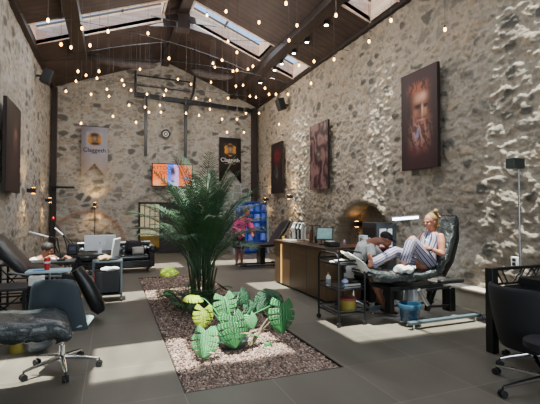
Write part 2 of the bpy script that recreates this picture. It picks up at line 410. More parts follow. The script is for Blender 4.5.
tag(o, 'reddish brown gravel filling the long planting bed in the tiled floor', 'gravel', kind='stuff')

# stone ledge along the foot of the right wall
b = MB(); b.box((XR - .12, 2.3, .14), (.27, 9.2, .28)); b.box((XR - .13, 2.3, .30), (.31, 9.2, .04))
b.build('baseboard_right', mat('ledge_concrete', '#a09684', .85, var=.2, vs=3, bump=.5, bs=15), kind='structure', bevel=.008)

# ------------------------------------------------------------------ roof with skylights
ROWS = [(3.10, 4.15), (6.40, 7.30), (10.25, 11.35)]
LX = (-1.80, 1.22); RX = [(1.98, 4.12), (4.56, 5.26)]
def slab(b, x0, x1, y0, y1, th=.10):
    z0, z1 = roofz(x0 + 1e-6) if x0 < XC else roofz(x0), roofz(x1 - 1e-6) if x1 <= XC else roofz(x1)
    b.add([(x0, y0, z0), (x1, y0, z1), (x1, y1, z1), (x0, y1, z0), (x0, y0, z0 + th), (x1, y0, z1 + th), (x1, y1, z1 + th), (x0, y1, z0 + th)],
          [(0, 1, 2, 3), (7, 6, 5, 4), (0, 4, 5, 1), (1, 5, 6, 2), (2, 6, 7, 3), (3, 7, 4, 0)])
b = MB(); ys = [YF - .3] + [q for r_ in ROWS for q in r_] + [D + .5]
for k in range(0, len(ys), 2):
    slab(b, XL - .3, XC, ys[k], ys[k + 1]); slab(b, XC, XR + .7, ys[k], ys[k + 1])
for y0, y1 in ROWS:
    slab(b, XL - .3, LX[0], y0, y1); slab(b, LX[1], XC, y0, y1); slab(b, XC, RX[0][0], y0, y1)
    slab(b, RX[0][1], RX[1][0], y0, y1); slab(b, RX[1][1], XR + .7, y0, y1)
def roof_material():
    m, nt, bb = new_mat('roof_boarding'); tc = nt.nodes.new('ShaderNodeTexCoord')
    w = nt.nodes.new('ShaderNodeTexWave'); w.wave_type = 'BANDS'; w.bands_direction = 'Y'; w.inputs['Scale'].default_value = 1.6; w.inputs['Distortion'].default_value = .15
    nt.links.new(tc.outputs['Object'], w.inputs['Vector'])
    n = nt.nodes.new('ShaderNodeTexNoise'); n.inputs['Scale'].default_value = 2.5; n.inputs['Detail'].default_value = 6
    nt.links.new(tc.outputs['Object'], n.inputs['Vector'])
    r = nt.nodes.new('ShaderNodeValToRGB'); r.color_ramp.elements[0].position = .3; r.color_ramp.elements[1].position = .75
    r.color_ramp.elements[0].color = lin('#2c201c'); r.color_ramp.elements[1].color = lin('#453530')
    nt.links.new(n.outputs['Fac'], r.inputs['Fac'])
    r2 = nt.nodes.new('ShaderNodeValToRGB'); r2.color_ramp.elements[0].color = (.35, .35, .35, 1); r2.color_ramp.elements[1].color = (1, 1, 1, 1); r2.color_ramp.elements[1].position = .12
    nt.links.new(w.outputs['Fac'], r2.inputs['Fac'])
    mx = nt.nodes.new('ShaderNodeMix'); mx.data_type = 'RGBA'; mx.blend_type = 'MULTIPLY'; mx.inputs['Factor'].default_value = 1
    nt.links.new(r.outputs['Color'], mx.inputs['A']); nt.links.new(r2.outputs['Color'], mx.inputs['B']); nt.links.new(mx.outputs['Result'], bb.inputs['Base Color'])
    bb.inputs['Roughness'].default_value = .7
    return m
M['roof'] = roof_material()
b.build('ceiling', 'roof', kind='structure', smooth=False)
def shaft_material():
    m, nt, bb = new_mat('skylight_lining'); tc = nt.nodes.new('ShaderNodeTexCoord')
    mp = nt.nodes.new('ShaderNodeMapping'); mp.inputs['Rotation'].default_value = (R(90), 0, 0); nt.links.new(tc.outputs['Object'], mp.inputs['Vector'])
    br = nt.nodes.new('ShaderNodeTexBrick'); br.inputs['Scale'].default_value = 1; br.inputs['Brick Width'].default_value = .32; br.inputs['Row Height'].default_value = .11
    br.inputs['Mortar Size'].default_value = .008
    br.inputs['Color1'].default_value = lin('#e8c0a4'); br.inputs['Color2'].default_value = lin('#f2dcc8'); br.inputs['Mortar'].default_value = lin('#c9bdb0')
    nt.links.new(mp.outputs['Vector'], br.inputs['Vector']); nt.links.new(br.outputs['Color'], bb.inputs['Base Color']); bb.inputs['Roughness'].default_value = .8
    return m
M['shaft'] = shaft_material()
def glass_material():
    m, nt, bb = new_mat('skylight_glass'); nt.nodes.remove(bb); out = nt.nodes['Material Output']
    t = nt.nodes.new('ShaderNodeBsdfTransparent'); t.inputs['Color'].default_value = (.92, .97, 1, 1)
    g = nt.nodes.new('ShaderNodeBsdfGlossy'); g.inputs['Roughness'].default_value = .05
    n = nt.nodes.new('ShaderNodeTexNoise'); n.inputs['Scale'].default_value = 2
    mr = nt.nodes.new('ShaderNodeMapRange'); mr.inputs['To Min'].default_value = .03; mr.inputs['To Max'].default_value = .08; nt.links.new(n.outputs['Fac'], mr.inputs['Value'])
    mx = nt.nodes.new('ShaderNodeMixShader'); nt.links.new(mr.outputs['Result'], mx.inputs['Fac'])
    nt.links.new(t.outputs[0], mx.inputs[1]); nt.links.new(g.outputs[0], mx.inputs[2]); nt.links.new(mx.outputs[0], out.inputs['Surface'])
    return m
M['glass'] = glass_material()
wn = 2; UP = .46
for y0, y1 in ROWS:
    for x0, x1 in (LX, RX[0], RX[1]):
        z0, z1 = roofz(x0), roofz(x1); t = .05
        fr = MB()
        for ya, yb in ((y0 - t, y0), (y1, y1 + t)):
            fr.add([(x0 - t, ya, z0 - .02), (x1 + t, ya, z1 - .02), (x1 + t, yb, z1 - .02), (x0 - t, yb, z0 - .02), (x0 - t, ya, z0 + UP), (x1 + t, ya, z1 + UP), (x1 + t, yb, z1 + UP), (x0 - t, yb, z0 + UP)],
                   [(0, 3, 2, 1), (4, 5, 6, 7), (0, 1, 5, 4), (1, 2, 6, 5), (2, 3, 7, 6), (3, 0, 4, 7)])
        for xa, zz_ in ((x0 - t / 2, z0), (x1 + t / 2, z1)): fr.box((xa, (y0 + y1) / 2, zz_ + UP / 2), (t, y1 - y0, UP))
        f = fr.build('window_%d' % wn, 'shaft', kind='structure', smooth=False); wn += 1
        gl = MB(); gl.add([(x0, y0, z0 + UP), (x1, y0, z1 + UP), (x1, y1, z1 + UP), (x0, y1, z0 + UP)], [(0, 1, 2, 3)]); gl.build('pane', 'glass', f)
        mu = MB(); nb = max(1, round((x1 - x0) / 1.0))
        for k in range(1, nb):
            x = x0 + (x1 - x0) * k / nb; mu.bar((x, y0, roofz(x) + UP - .03), (x, y1, roofz(x) + UP - .03), .05, .05)
        mu.bar((x0, y0 + .03, z0 + UP - .02), (x1, y0 + .03, z1 + UP - .02), .04); mu.bar((x0, y1 - .03, z0 + UP - .02), (x1, y1 - .03, z1 + UP - .02), .04)
        mu.build('glazing_bar', mat('bar', '#4a4440', .5), f)
# beams
def beam(name, label, a, c_, w, h, m='woodd', cat='beam', up=(0, 0, 1)):
    q = MB(); q.bar(a, c_, w, h, up); o = q.build(name, m, bevel=.01); tag(o, label, cat); return o
beam('roof_beam', 'dark boxed timber beam running lengthwise under the left roof slope', (-.86, YF + .05, 5.92), (-.86, 12.35, 5.92), .32, .26)
beam('roof_beam', 'dark timber beam running lengthwise beside the row of white spotlights', (4.34, YF + .05, 5.97), (4.34, D - .15, 5.97), .30, .18)
beam('ridge_beam', 'heavy dark ridge beam at the very top of the roof', (XC, YF + .05, 6.92), (XC, D - .15, 6.92), .26, .24)
# plated hub at the ridge
t_ = thing('ridge_bracket', 'dark steel plate bracket with pointed wings hanging at the roof ridge', 'bracket', (XC, 10.8, 6.6))
q = MB(); q.box((0, 0, 0), (.34, .34, .42)); q.build('hub', 'woodd', t_, bevel=.02)
for sx in (-1, 1):
    for sy in (-1, 1):
        q = MB(); q.prism([(0, -.13), (.75, 0), (0, .13)], (sx * .15, sy * .15, .05), (sx * .95, sy * .2, -.18), (0, .3, .9), .025); q.build('wing_plate', 'woodd', t_)
# corner columns
b = MB(); b.box((XL + .13, D - .25, 2.8), (.17, .17, 5.6)); b.build('trim_3', 'woodd', kind='structure', bevel=.01)
b = MB(); b.box((XR - .24, D - .25, 2.78), (.2, .2, 5.56)); b.build('trim_4', 'woodd', kind='structure', bevel=.01)
# eave plates
b = MB(); b.box((XL + .06, (YF + D) / 2, EH - .02), (.14, D - YF, .12)); b.build('trim_5', 'woodd', kind='structure')
b = MB(); b.box((XR - .05, (YF + D) / 2, EH + .0), (.12, D - YF, .08)); b.build('trim_6', 'woodd', kind='structure')
# rolled ducts
def duct(label, x0, x1, z, y):
    t_ = thing('rolled_canopy', label, 'canopy', ((x0 + x1) / 2, y, z)); L = (x1 - x0) / 2
    q = MB(); pts = [(-L + i * L / 6, 0, -.05 * (1 - ((i - 6) / 6) ** 2) * 1.6) for i in range(13)]
    q.tube(pts, [.03, .09] + [.12 + .012 * math.sin(i * 2.1) for i in range(9)] + [.09, .03], 12); q.build('roll', mat('canvas_roll', '#352c28', .8, var=.3, vs=9, bump=.5, bs=15), t_)
    q = MB()
    for i in (2, 5, 8, 11): q.lathe([(.14, -.015), (.14, .015)], (0, 0, 0), 14)
    q = MB(); q.tube([(-L * .85, 0, 0), (-L * .85, 0, roofz(x0 + .3) - z)], .012); q.tube([(L * .85, 0, 0), (L * .85, 0, roofz(x1 - .3) - z)], .012); q.build('hanger', 'steel', t_)
duct('long rolled brown fabric canopy slung under the left roof slope', -.76, 1.25, 6.0, 12.6)
duct('shorter rolled fabric canopy slung beneath the right roof slope', 2.3, 3.7, 5.98, 12.6)
# steel gantry in front of the back wall
t_ = thing('steel_gantry', 'dark steel gantry with railing and two hanging posts below the gable', 'gantry', (1.8, D - .35, 5.6))
def gp(x, z, y=0): return Vector((x - 1.8, y, z - 5.6))
q = MB(); q.bar(gp(.72, 5.62), gp(XR - .35, 5.42), .12, .14); q.build('crossbeam', 'steel', t_)
q = MB()
for z in (5.95, 6.3): q.bar(gp(.72, z), gp(2.62, z - .03), .04)
q.build('rail', 'steel', t_)
for x, z0, z1, w in ((.73, 5.6, 6.45, .08), (1.08, 3.46, 5.7, .10), (2.47, 3.46, 5.7, .10)):
    q = MB(); q.bar(gp(x, z0), gp(x, z1), w, w); q.build('post', 'steel', t_)
q = MB(); q.bar(gp(2.47, 5.1), gp(2.75, 5.9), .08); q.bar(gp(2.75, 5.9), gp(2.8, 6.5), .08); q.build('brace', 'steel', t_)

# swag cables
def cable(label, pts, sag, r=.006):
    q = MB(); a, c_ = Vector(pts[0]), Vector(pts[1]); N = 24
    q.tube([a.lerp(c_, i / N) - Vector((0, 0, sag * 4 * (i / N) * (1 - i / N))) for i in range(N + 1)], r, 6)
    tag(q.build('lighting_cable', 'black'), label, 'cable')
cable('slack black lighting cable crossing the roof nearest the gable', ((XL + .1, 12.9, 5.5), (XR - .1, 12.9, 5.5)), .05)
cable('slack black lighting cable crossing between the skylights and rolled canopy', ((XL + .1, 11.9, 5.45), (XR - .1, 11.2, 5.45)), -.35)
cable('thin black cable crossing diagonally in front of the left skylight', ((XL + .1, 9.0, 5.4), (XR - .1, 11.8, 5.4)), -.4)
cable('thin black cable crossing diagonally in front of the right skylight', ((XL + .1, 11.8, 5.4), (XR - .1, 8.2, 5.4)), -.4)

# ------------------------------------------------------------------ pendant bulbs
BULBS = [(48, 20), (61, 44), (71, 47), (90, 45), (108, 31), (82, 28), (148, 33), (140, 69), (169, 58), (178, 79), (78, 71), (86, 75), (99, 71), (97, 78), (76, 81), (66, 91),
 (91, 94), (107, 89), (109, 96), (122, 80), (124, 85), (131, 90), (129, 105), (147, 94), (164, 95), (166, 90), (145, 107), (149, 112), (136, 122), (160, 105), (161, 112), (81, 123),
 (179, 118), (207, 15), (226, 11), (286, 3), (259, 22), (297, 25), (289, 40), (336, 15), (228, 41), (237, 52), (213, 63), (215, 67), (222, 60), (233, 71), (237, 70), (253, 66),
 (248, 69), (191, 84), (211, 82), (196, 98), (228, 98), (210, 109), (210, 100), (186, 113), (199, 115), (190, 123), (237, 119), (222, 119), (246, 113), (236, 86), (243, 85),
 (250, 96), (256, 97), (265, 88), (269, 94), (276, 94), (259, 113), (279, 124), (288, 94), (311, 83), (314, 61), (334, 59), (299, 65), (244, 132), (227, 132), (206, 148), (445, 29), (391, 20), (369, 41), (203, 132), (113, 116)]
PALE = {(444, 0): 0}
def bulb_proto():
    t_ = thing('pendant_bulb', 'small glowing filament bulb on a thin dark cord hanging from the timber roof', 'pendant lamp', (0, 0, -50), 0, 'glowing filament bulbs hanging from the roof')
    q = MB(); q.lathe([(.004, .062), (.017, .055), (.019, .03), (.016, .022)], n=10); q.build('socket', 'black', t_)
    q = MB(); q.lathe([(.0005, -.042), (.012, -.038), (.022, -.020), (.023, -.006), (.018, .010), (.013, .026)], n=12); q.build('bulb', 'bulb', t_)
    return t_
cordm = bpy.data.meshes.new('cord')
def place_bulbs():
    proto = bulb_proto(); used = []
    rb = random.Random(11)
    for i, (px, py) in enumerate(BULBS):
        best = None
        for k in range(60):
            Y = rb.uniform(6.0, 12.3) if py > 60 else rb.uniform(5.2, 9.5)
            if px > 330: Y = rb.uniform(3.5, 7.5)
            p = P(px, py, Y)
            if p.x < XL + .25 or p.x > XR - .25: continue
            gap = roofz(p.x) - p.z
            if gap < .35 or gap > 2.6: continue
            if any((p - u_).length < .25 for u_ in used): continue
            inrow = any(y0 - .05 < Y < y1 + .05 for y0, y1 in ROWS)
            score = abs(gap - 1.25) + (1 if inrow else 0)
            if best is None or score < best[0]: best = (score, p, gap)
        if best is None: continue
        _, p, gap = best; used.append(p)
        t_ = proto if i == 0 else dup(proto, p)
        t_.location = p
        q = MB(); q.tube([(0, 0, .055), (0, 0, gap)], .0035, 5); q.build('cord', M['cord'], t_)
    return used
bulbs = place_bulbs()

# white spotlights on a rail
def mk_spot(y, i, z=5.86, x=4.62):
    t_ = thing('ceiling_spotlight', 'white ceiling spotlight in the straight row under the right roof slope', 'spotlight', (x, y, z), 0, 'white spotlights along the right roof beam')
    q = MB(); q.lathe([(.05, 0), (.06, .02), (.06, .12), (.02, .13)], n=14); q.build('housing', 'black', t_)
    q = MB(); q.lathe([(.0005, -.012), (.045, -.005), (.048, .006)], n=14); q.build('lens', 'spot', t_)
for i, y in enumerate((6.6, 8.11, 9.12, 9.9, 10.5 + .25, 11.3, 12.6)): mk_spot(y, i)
q = MB(); q.box((4.62, 9.2, 6.0), (.06, 8.0, .04)); tag(q.build('track_rail', 'black'), 'long black track rail carrying the white spotlights', 'rail')

# ------------------------------------------------------------------ painted panels
def panel(name, w, h, nx, ny, fn, m, parent, y=0, depth=None):
    xs = np.linspace(-w / 2, w / 2, nx); zs = np.linspace(-h / 2, h / 2, ny); X, Z = np.meshgrid(xs, zs)
    c = fn(X / w * 2, Z / h * 2)
    return grid_mesh(name, X, np.full(X.shape, y), Z, c, m, parent)
def blob(X, Z, cx, cz, rx, rz, p=2): return np.exp(-(np.abs((X - cx) / rx) ** p + np.abs((Z - cz) / rz) ** p))
canvas = attr_mat('painted_canvas', rough=.5, nscale=40, nvar=.1, spec=.3)
def lay(c, col, m): return mixc(c, np.broadcast_to(L3(col), c.shape), np.clip(m, 0, 1))
def art_man(X, Z):
    c = np.broadcast_to(L3('#341a1e'), X.shape + (3,)).copy()
    c = lay(c, '#1a0d10', sstep(.5, 1.0, np.abs(X)) * .6)
    n = fbm(X * 7, Z * 11, 3); n2 = fbm(X * 16 + 3 * n, Z * 9, 8)
    X0 = X; X = (X + .04) / 1.15; Z = Z * .98; head_ = blob(X, Z, .06, .26, .46, .34, 4)
    c = lay(c, '#8a4a36', head_ * (.45 + .5 * n))
    c = lay(c, '#a8583c', blob(X, Z, .02, .62, .45, .12, 3) * (n2 > .42) * .85)
    c = lay(c, '#d79a7c', blob(X, Z, .14, .42, .30, .10, 3) * .9)
    c = lay(c, '#e3b193', blob(X, Z, .24, .44, .14, .06) * .8)
    c = lay(c, '#c98768', blob(X, Z, .34, .14, .10, .13, 3) * .9)
    c = lay(c, '#b06c50', blob(X, Z, -.08, .12, .12, .10, 3) * .9)
    c = lay(c, '#180a0a', blob(X, Z, .02, .255, .17, .035, 3) + blob(X, Z, .38, .25, .11, .030, 3))
    c = lay(c, '#180a0a', blob(X, Z, .03, .225, .12, .030) + blob(X, Z, .37, .22, .09, .026))
    c = lay(c, '#e6b496', blob(X, Z, .22, .15, .045, .13, 3))
    c = lay(c, '#2a1210', blob(X, Z, .13, .12, .03, .10) * .8 + blob(X, Z, .22, .01, .12, .018) * .9)
    beard = blob(X, Z, .08, -.24, .44, .32, 3); st = np.abs(np.sin(X * 9 + n * 5 + Z * 6))
    c = lay(c, '#4a2420', beard * .9); c = lay(c, '#c08a76', beard * (st ** 3) * .8)
    c = lay(c, '#9a4a38', blob(X, Z, .20, -.07, .15, .022)); c = lay(c, '#c98c74', blob(X, Z, .18, -.025, .20, .02) * .8)
    c = lay(c, '#180a0c', blob(X, Z, -.42, .18, .14, .3) * .8)
    c = lay(c, '#a09cc0', blob(X, Z, -.05, -.30, .14, .22) * sstep(.45, .6, n2) * .7)
    c = lay(c, '#7e2f28', blob(X, Z, .0, -.60, .35, .10) * n * .8)
    return c
def art_swirl(X, Z):
    n = fbm(X * 1.3, Z * 2.2, 31); s_ = np.abs(np.sin(X * 2.5 + n * 9 + Z * 2))
    c = np.broadcast_to(L3('#3a2226'), X.shape + (3,)).copy()
    c = lay(c, '#8a6864', s_ ** 3 * .8); c = lay(c, '#1c0f12', (1 - s_) ** 3)
    c = lay(c, '#12090c', blob(X, Z, 0, .05, .35, .12)); c = lay(c, '#8fb0a0', blob(X, Z, 0, .05, .10, .04))
    c = lay(c, '#0f0709', blob(X, Z, 0, .05, .04, .02)); return c
def art_rose(X, Z):
    n = fbm(X * 4, Z * 6, 51); c = np.broadcast_to(L3('#1e1719'), X.shape + (3,)).copy()
    c = lay(c, '#7a1f22', blob(X, Z, .1, .45, .5, .22) * (.4 + n)); c = lay(c, '#3c0f12', blob(X, Z, .15, .45, .2, .08))
    c = lay(c, '#6b6a66', blob(X, Z, 0, -.25, .3, .25) * (n > .5) * .8); return c
def art_figure(X, Z):
    n = fbm(X * 4, Z * 6, 71); c = np.broadcast_to(L3('#1e1514'), X.shape + (3,)).copy()
    c = lay(c, '#6b4a3e', blob(X, Z, .2, .25, .35, .3) * (.3 + n)); c = lay(c, '#8c6553', blob(X, Z, .25, .35, .15, .12) * n * 1.4)
    c = lay(c, '#4a332c', blob(X, Z, .1, -.3, .5, .3) * n); return c
def wall_art(label, fn, loc, rz, w=1.0, h=1.8):
    t_ = thing('canvas_print', label, 'painting', loc, rz)
    panel('picture', w, h, 90, 160, fn, canvas, t_, y=-.034)
    q = MB(); q.box((0, 0, 0), (w + .005, .06, h + .005)); q.build('frame', 'woodd', t_)
    return t_
wall_art('tall maroon canvas portrait of a bearded man on the right stone wall', art_man, (XR - .16, 5.78, 3.2), R(-90), .92, 1.82)
wall_art('tall canvas of swirling grey brown shapes around one eye, middle of the right wall', art_swirl, (XR - .16, 9.6, 3.02), R(-90), 1.0, 1.8)
wall_art('narrow dark canvas with a red rose, farthest along the right wall', art_rose, (XR - .16, 12.6, 3.0), R(-90), .95, 1.72)
wall_art('dark canvas with a brown figure hanging on the left stone wall', art_figure, (XL + .14, 8.85, 2.72), R(90), 1.15, 1.68)

# banners
def banner(label, base, ink, x, zt, w, hh, em_back):
    t_ = thing('wall_banner', label, 'banner', (x, D - .2, zt))
    cl = mat('banner_cloth', base, .85, var=.05)
    q = MB(); pts = [(-w / 2, 0), (w / 2, 0), (w / 2 * 1.02, -hh), (0, -hh + w * .62), (-w / 2 * 1.0, -hh)]
    q.add([(a, 0, c_) for a, c_ in pts], [(0, 4, 3), (0, 3, 1), (1, 3, 2)]); q.build('cloth', cl, t_, solid=.006)
    q = MB(); q.cyl((-w / 2 - .02, 0, .01), (w / 2 + .02, 0, .01), .012); q.build('rod', 'steel', t_)
    em = attr_mat('emblem_print', .7, nvar=.1)
    def fn(X, Z):
        c = np.broadcast_to(L3(base), X.shape + (3,)).copy(); r_ = np.hypot(X, Z)
        c = lay(c, em_back, 1 - sstep(.80, .9, r_ + .07 * np.cos(np.arctan2(Z, X) * 6)))
        c = lay(c, '#2c2322', blob(X, Z, 0, .55, .55, .30, 4)); c = lay(c, '#5a4a44', blob(X, Z, .05, -.05, .42, .5, 3))
        c = lay(c, '#9a8678', blob(X, Z, .02, .05, .16, .26)); c = lay(c, '#2c2322', blob(X, Z, .1, -.6, .6, .18, 4))
        return c
    panel('emblem', w * .62, w * .62, 50, 50, fn, em, t_, y=-.012).location = (0, 0, -w * .52)
    mi = mat('banner_ink', ink, .8)
    text_part('lettering', 'Claggeth', w * .25, mi, t_, (0, -.012, -w * .98), (R(90), 0, 0))
    q = MB(); q.box((0, -.008, -w * 1.14), (w * .5, .004, w * .02)); q.build('underline', mat('gold_ink', '#a88640' if base != '#9d98a0' else '#8f8a92', .7), t_)
banner('pale grey swallowtail banner with round emblem on the back wall', '#9d98a0', '#1a1718', -.57, 4.40, .82, 1.75, '#b9822c')
banner('black swallowtail banner with round emblem on the back wall', '#241c1b', '#d6d2cc', 4.2, 4.33, .86, 1.72, '#c98a20')
# tv
t_ = thing('wall_television', 'wall mounted television with an orange and blue advert screen', 'television', (2.03, D - .24, 2.83))
q = MB(); q.box((0, 0, 0), (1.46, .07, .84)); q.build('bezel', 'black', t_, bevel=.008)
def scr(X, Z):
    c = np.broadcast_to(L3('#d9641c'), X.shape + (3,)).copy()
    c = lay(c, '#e8905a', blob(X, Z, -.8, -.8, .25, .35)); c = lay(c, '#4a66e0', ((X > -.28) & (X < .05)) * 1.0); c = lay(c, '#b99be0', ((X >= .05) & (X < .30)) * 1.0)
    c = lay(c, '#15131a', blob(X, Z, .02, .35, .13, .40, 4)); c = lay(c, '#c98a80', blob(X, Z, .16, .55, .07, .15)); c = lay(c, '#b07890', blob(X, Z, .02, -.25, .08, .3))
    c = lay(c, '#15131a', blob(X, Z, .0, -.6, .10, .12)); c = lay(c, '#d8705a', (X > .5) * (.6 + 0 * X)); c = lay(c, '#3a8ec0', blob(X, Z, .72, -.25, .16, .12)); c = lay(c, '#8a2a30', blob(X, Z, .8, .6, .1, .06))
    return c
panel('screen', 1.38, .77, 120, 70, scr, attr_mat('tv_screen', .3, es=.9, nvar=.02), t_, y=-.04)
text_part('lettering', 'TATTOO', .19, 'black', t_, (-.44, -.043, .24), (R(90), 0, 0)); text_part('lettering', 'STUDIO', .19, 'black', t_, (-.44, -.043, .07), (R(90), 0, 0))
q = MB(); q.box((0, .05, 0), (.3, .08, .3)); q.build('wall_mount', 'steel', t_)
# round plaque
t_ = thing('round_plaque', 'round black plaque with white ring and centre on the back wall', 'plaque', (1.79, D - .16, 4.33))
rx = Matrix.Rotation(R(90), 3, 'X')
for nm, r0, r1, y, m in (('disc', 0, .17, 0, 'black'), ('ring', .075, .10, -.012, 'paper'), ('centre', 0, .035, -.012, 'paper')):
    q = MB(); q.lathe([(max(r0, .0005), 0), (max(r0, .0005), .02), (r1, .02), (r1, 0)], n=28); q.v = [tuple(rx @ Vector(p) + Vector((0, y, 0))) for p in q.v]; q.build(nm, m, t_)
# lit door in the back wall
dr = MB()
for x in (.92, 1.64, 2.41): dr.box((x, D + .1, .93), (.06, .1, 1.84))
dr.box((1.66, D + .1, 1.82), (1.55, .1, .07))
for z in (.9, 1.35): dr.box((1.28, D + .1, z), (.7, .05, .03))
for x in (1.1, 1.28, 1.46): dr.box((x, D + .1, 1.35), (.025, .05, .9))
d_ = dr.build('door_1', 'black', kind='structure')
q = MB(); q.box((1.28, D + .13, 1.2), (.68, .02, 1.2)); q.build('lit_glass', mat('door_glow', '#c8b890', .4, emit='#d8c8a0', es=.2), d_)
q = MB(); q.box((1.28, D + .1, .42), (.68, .06, .42)); q.build('kick_panel', mat('brass_panel', '#8a6d24', .45, .4, var=.2), d_)
q = MB(); q.box((2.02, D + .1, .93), (.72, .05, 1.8)); q.build('leaf', mat('door_leaf', '#26221e', .5), d_)

# ------------------------------------------------------------------ sconces
def sconce(label, loc, rz, w=10, two=True, cable_=0, lbl=None):
    t_ = thing('wall_sconce', label, 'wall lamp', loc, rz)
    q = MB(); q.box((0, -.05, 0), (.11, .10, .13)); q.build('housing', 'black', t_, bevel=.006)
    for zz_ in (.067, -.067):
        q = MB(); q.box((0, -.05, zz_), (.07, .06, .006)); q.build('lens', 'warm', t_)
    q = MB(); q.box((0, .0, 0), (.08, .16, .09)); q.build('wall_plate', 'black', t_)
    if cable_:
        q = MB(); q.tube([(0, .02, -.06), (0, .02, -cable_)], .012); q.build('conduit', 'steel', t_)
    for dz in (.14, -.14):
        if dz > 0 and not two: continue
        l = bpy.data.lights.new('sconce_light', 'SPOT'); l.energy = w; l.color = (1, .62, .25); l.spot_size = R(125); l.spot_blend = .8; l.shadow_soft_size = .03
        lo = bpy.data.objects.new('sconce_light', l); COL.objects.link(lo); lo.parent = t_; lo.location = (0, -.06, dz * .6); lo.rotation_euler = (R(180 if dz > 0 else 0), 0, 0)
sconce('black up and down wall lamp glowing warm above a conduit on the back wall', (-.54, D - .18, 1.75), 0, 28, True, 1.7)
sconce('black wall lamp on the left wall, the nearer of the two', (XL + .16, 10.7, 2.0), R(90), 22)
sconce('black wall lamp on the left wall, the farther one by the corner column', (XL + .16, 13.4, 1.85), R(90), 18)
sconce('black wall lamp beside the bright streak on the right wall', (XR - .17, 11.5, 1.98), R(-90), 26)
sconce('warm lamp glowing inside the dark stone arch of the right wall', (XR + .30, 8.45, 1.2), R(-90), 1.6)
sconce('small black wall lamp at the far end of the right wall', (XR - .17, 13.6, 1.95), R(-90), 14)
# speakers
def speaker(label, loc, rz, tilt):
    t_ = thing('wall_speaker', label, 'speaker', loc, rz)
    rot = Matrix.Rotation(R(tilt), 3, 'X')
    q = MB(); q.box((0, -.2, 0), (.24, .24, .38), rot); q.build('cabinet', 'black', t_, bevel=.02)
    q = MB(); q.box(Vector((0, -.2, 0)) + rot @ Vector((0, -.125, 0)), (.2, .01, .33), rot); q.build('grille', 'rubber', t_)
    q = MB(); q.bar((0, .06, .0), (0, -.12, .0), .05); q.build('bracket', 'steel', t_)
speaker('black speaker bracketed high on the left wall under the eave', (XL + .08, 12.0, 5.1), R(90), 20)
speaker('black speaker bracketed high on the right wall near the far skylight', (XR - .12, 11.9, 5.0), R(-90), 20)
# bracket lamp on the left column
t_ = thing('bracket_lamp', 'flat black bracket lamp reaching out from the corner column', 'lamp', (-1.79, D - .4, 2.3))
q = MB(); q.box((.32, -.1, 0), (.66, .16, .06)); q.build('head', 'black', t_, bevel=.02)
q = MB(); q.box((-.02, .05, .0), (.12, .2, .12)); q.build('mount', 'steel', t_)

# ------------------------------------------------------------------ lights & world
w = bpy.data.worlds.new('World'); SC.world = w; w.use_nodes = True; nt = w.node_tree
bg = nt.nodes['Background']; sky = nt.nodes.new('ShaderNodeTexSky'); sky.sky_type = 'NISHITA'; sky.sun_disc = False
sky.sun_elevation = R(60); sky.sun_rotation = R(90); nt.links.new(sky.outputs[0], bg.inputs['Color']); bg.inputs['Strength'].default_value = .3
SUN_E = 17.0
sl = bpy.data.lights.new('sun', 'SUN'); sl.energy = SUN_E; sl.angle = R(.6); sl.color = (1, .96, .84)
so = bpy.data.objects.new('sun', sl); COL.objects.link(so)
so.rotation_euler = Vector((.09, .11, -1)).to_track_quat('-Z', 'Y').to_euler()
def area(name, loc, rot, sx, sy, e, col=(1, 1, 1)):
    l = bpy.data.lights.new(name, 'AREA'); l.shape = 'RECTANGLE'; l.size = sx; l.size_y = sy; l.energy = e; l.color = col
    o = bpy.data.objects.new(name, l); COL.objects.link(o); o.location = loc; o.rotation_euler = rot; return o
area('front_fill', (XC, YF + .15, 2.1), (R(90), 0, 0), 4.4, 3.2, 150, (.88, .94, 1))  # added fill lamp for general ambient, just inside the unseen front opening
for i, (y0, y1) in enumerate(ROWS):
    for x0, x1 in ((LX[0], LX[1]), (RX[0][0], RX[0][1])):
        x = (x0 + x1) / 2; s_ = math.atan(SL) * (-1 if x < XC else 1)
        area('skylight_daylight', (x, (y0 + y1) / 2, roofz(x) + .02), (0, s_, 0), (x1 - x0) * .9, (y1 - y0) * .9, 42, (.80, .90, 1))
for x, y, z, e in ((.3, 8.0, 5.2, 45), (2.6, 9.5, 5.3, 55), (1.0, 11.8, 5.0, 60), (3.6, 12.0, 4.8, 60), (3.4, 6.0, 5.2, 40)):
    l = bpy.data.lights.new('bulb_light', 'POINT'); l.energy = e; l.color = (1, .90, .78); l.shadow_soft_size = .4
    o = bpy.data.objects.new('bulb_light', l); COL.objects.link(o); o.location = (x, y, z)
for y in (8.11, 9.12, 11.3, 12.6):
    l = bpy.data.lights.new('spot_light', 'SPOT'); l.energy = 70; l.color = (1, .93, .82); l.spot_size = R(70); l.spot_blend = .6; l.shadow_soft_size = .05
    o = bpy.data.objects.new('spot_light', l); COL.objects.link(o); o.location = (4.62, y, 5.82); o.rotation_euler = (0, R(5), 0)
SC.view_settings.view_transform = 'AgX'
SC.view_settings.look = 'AgX - Base Contrast'
SC.view_settings.exposure = 0.6
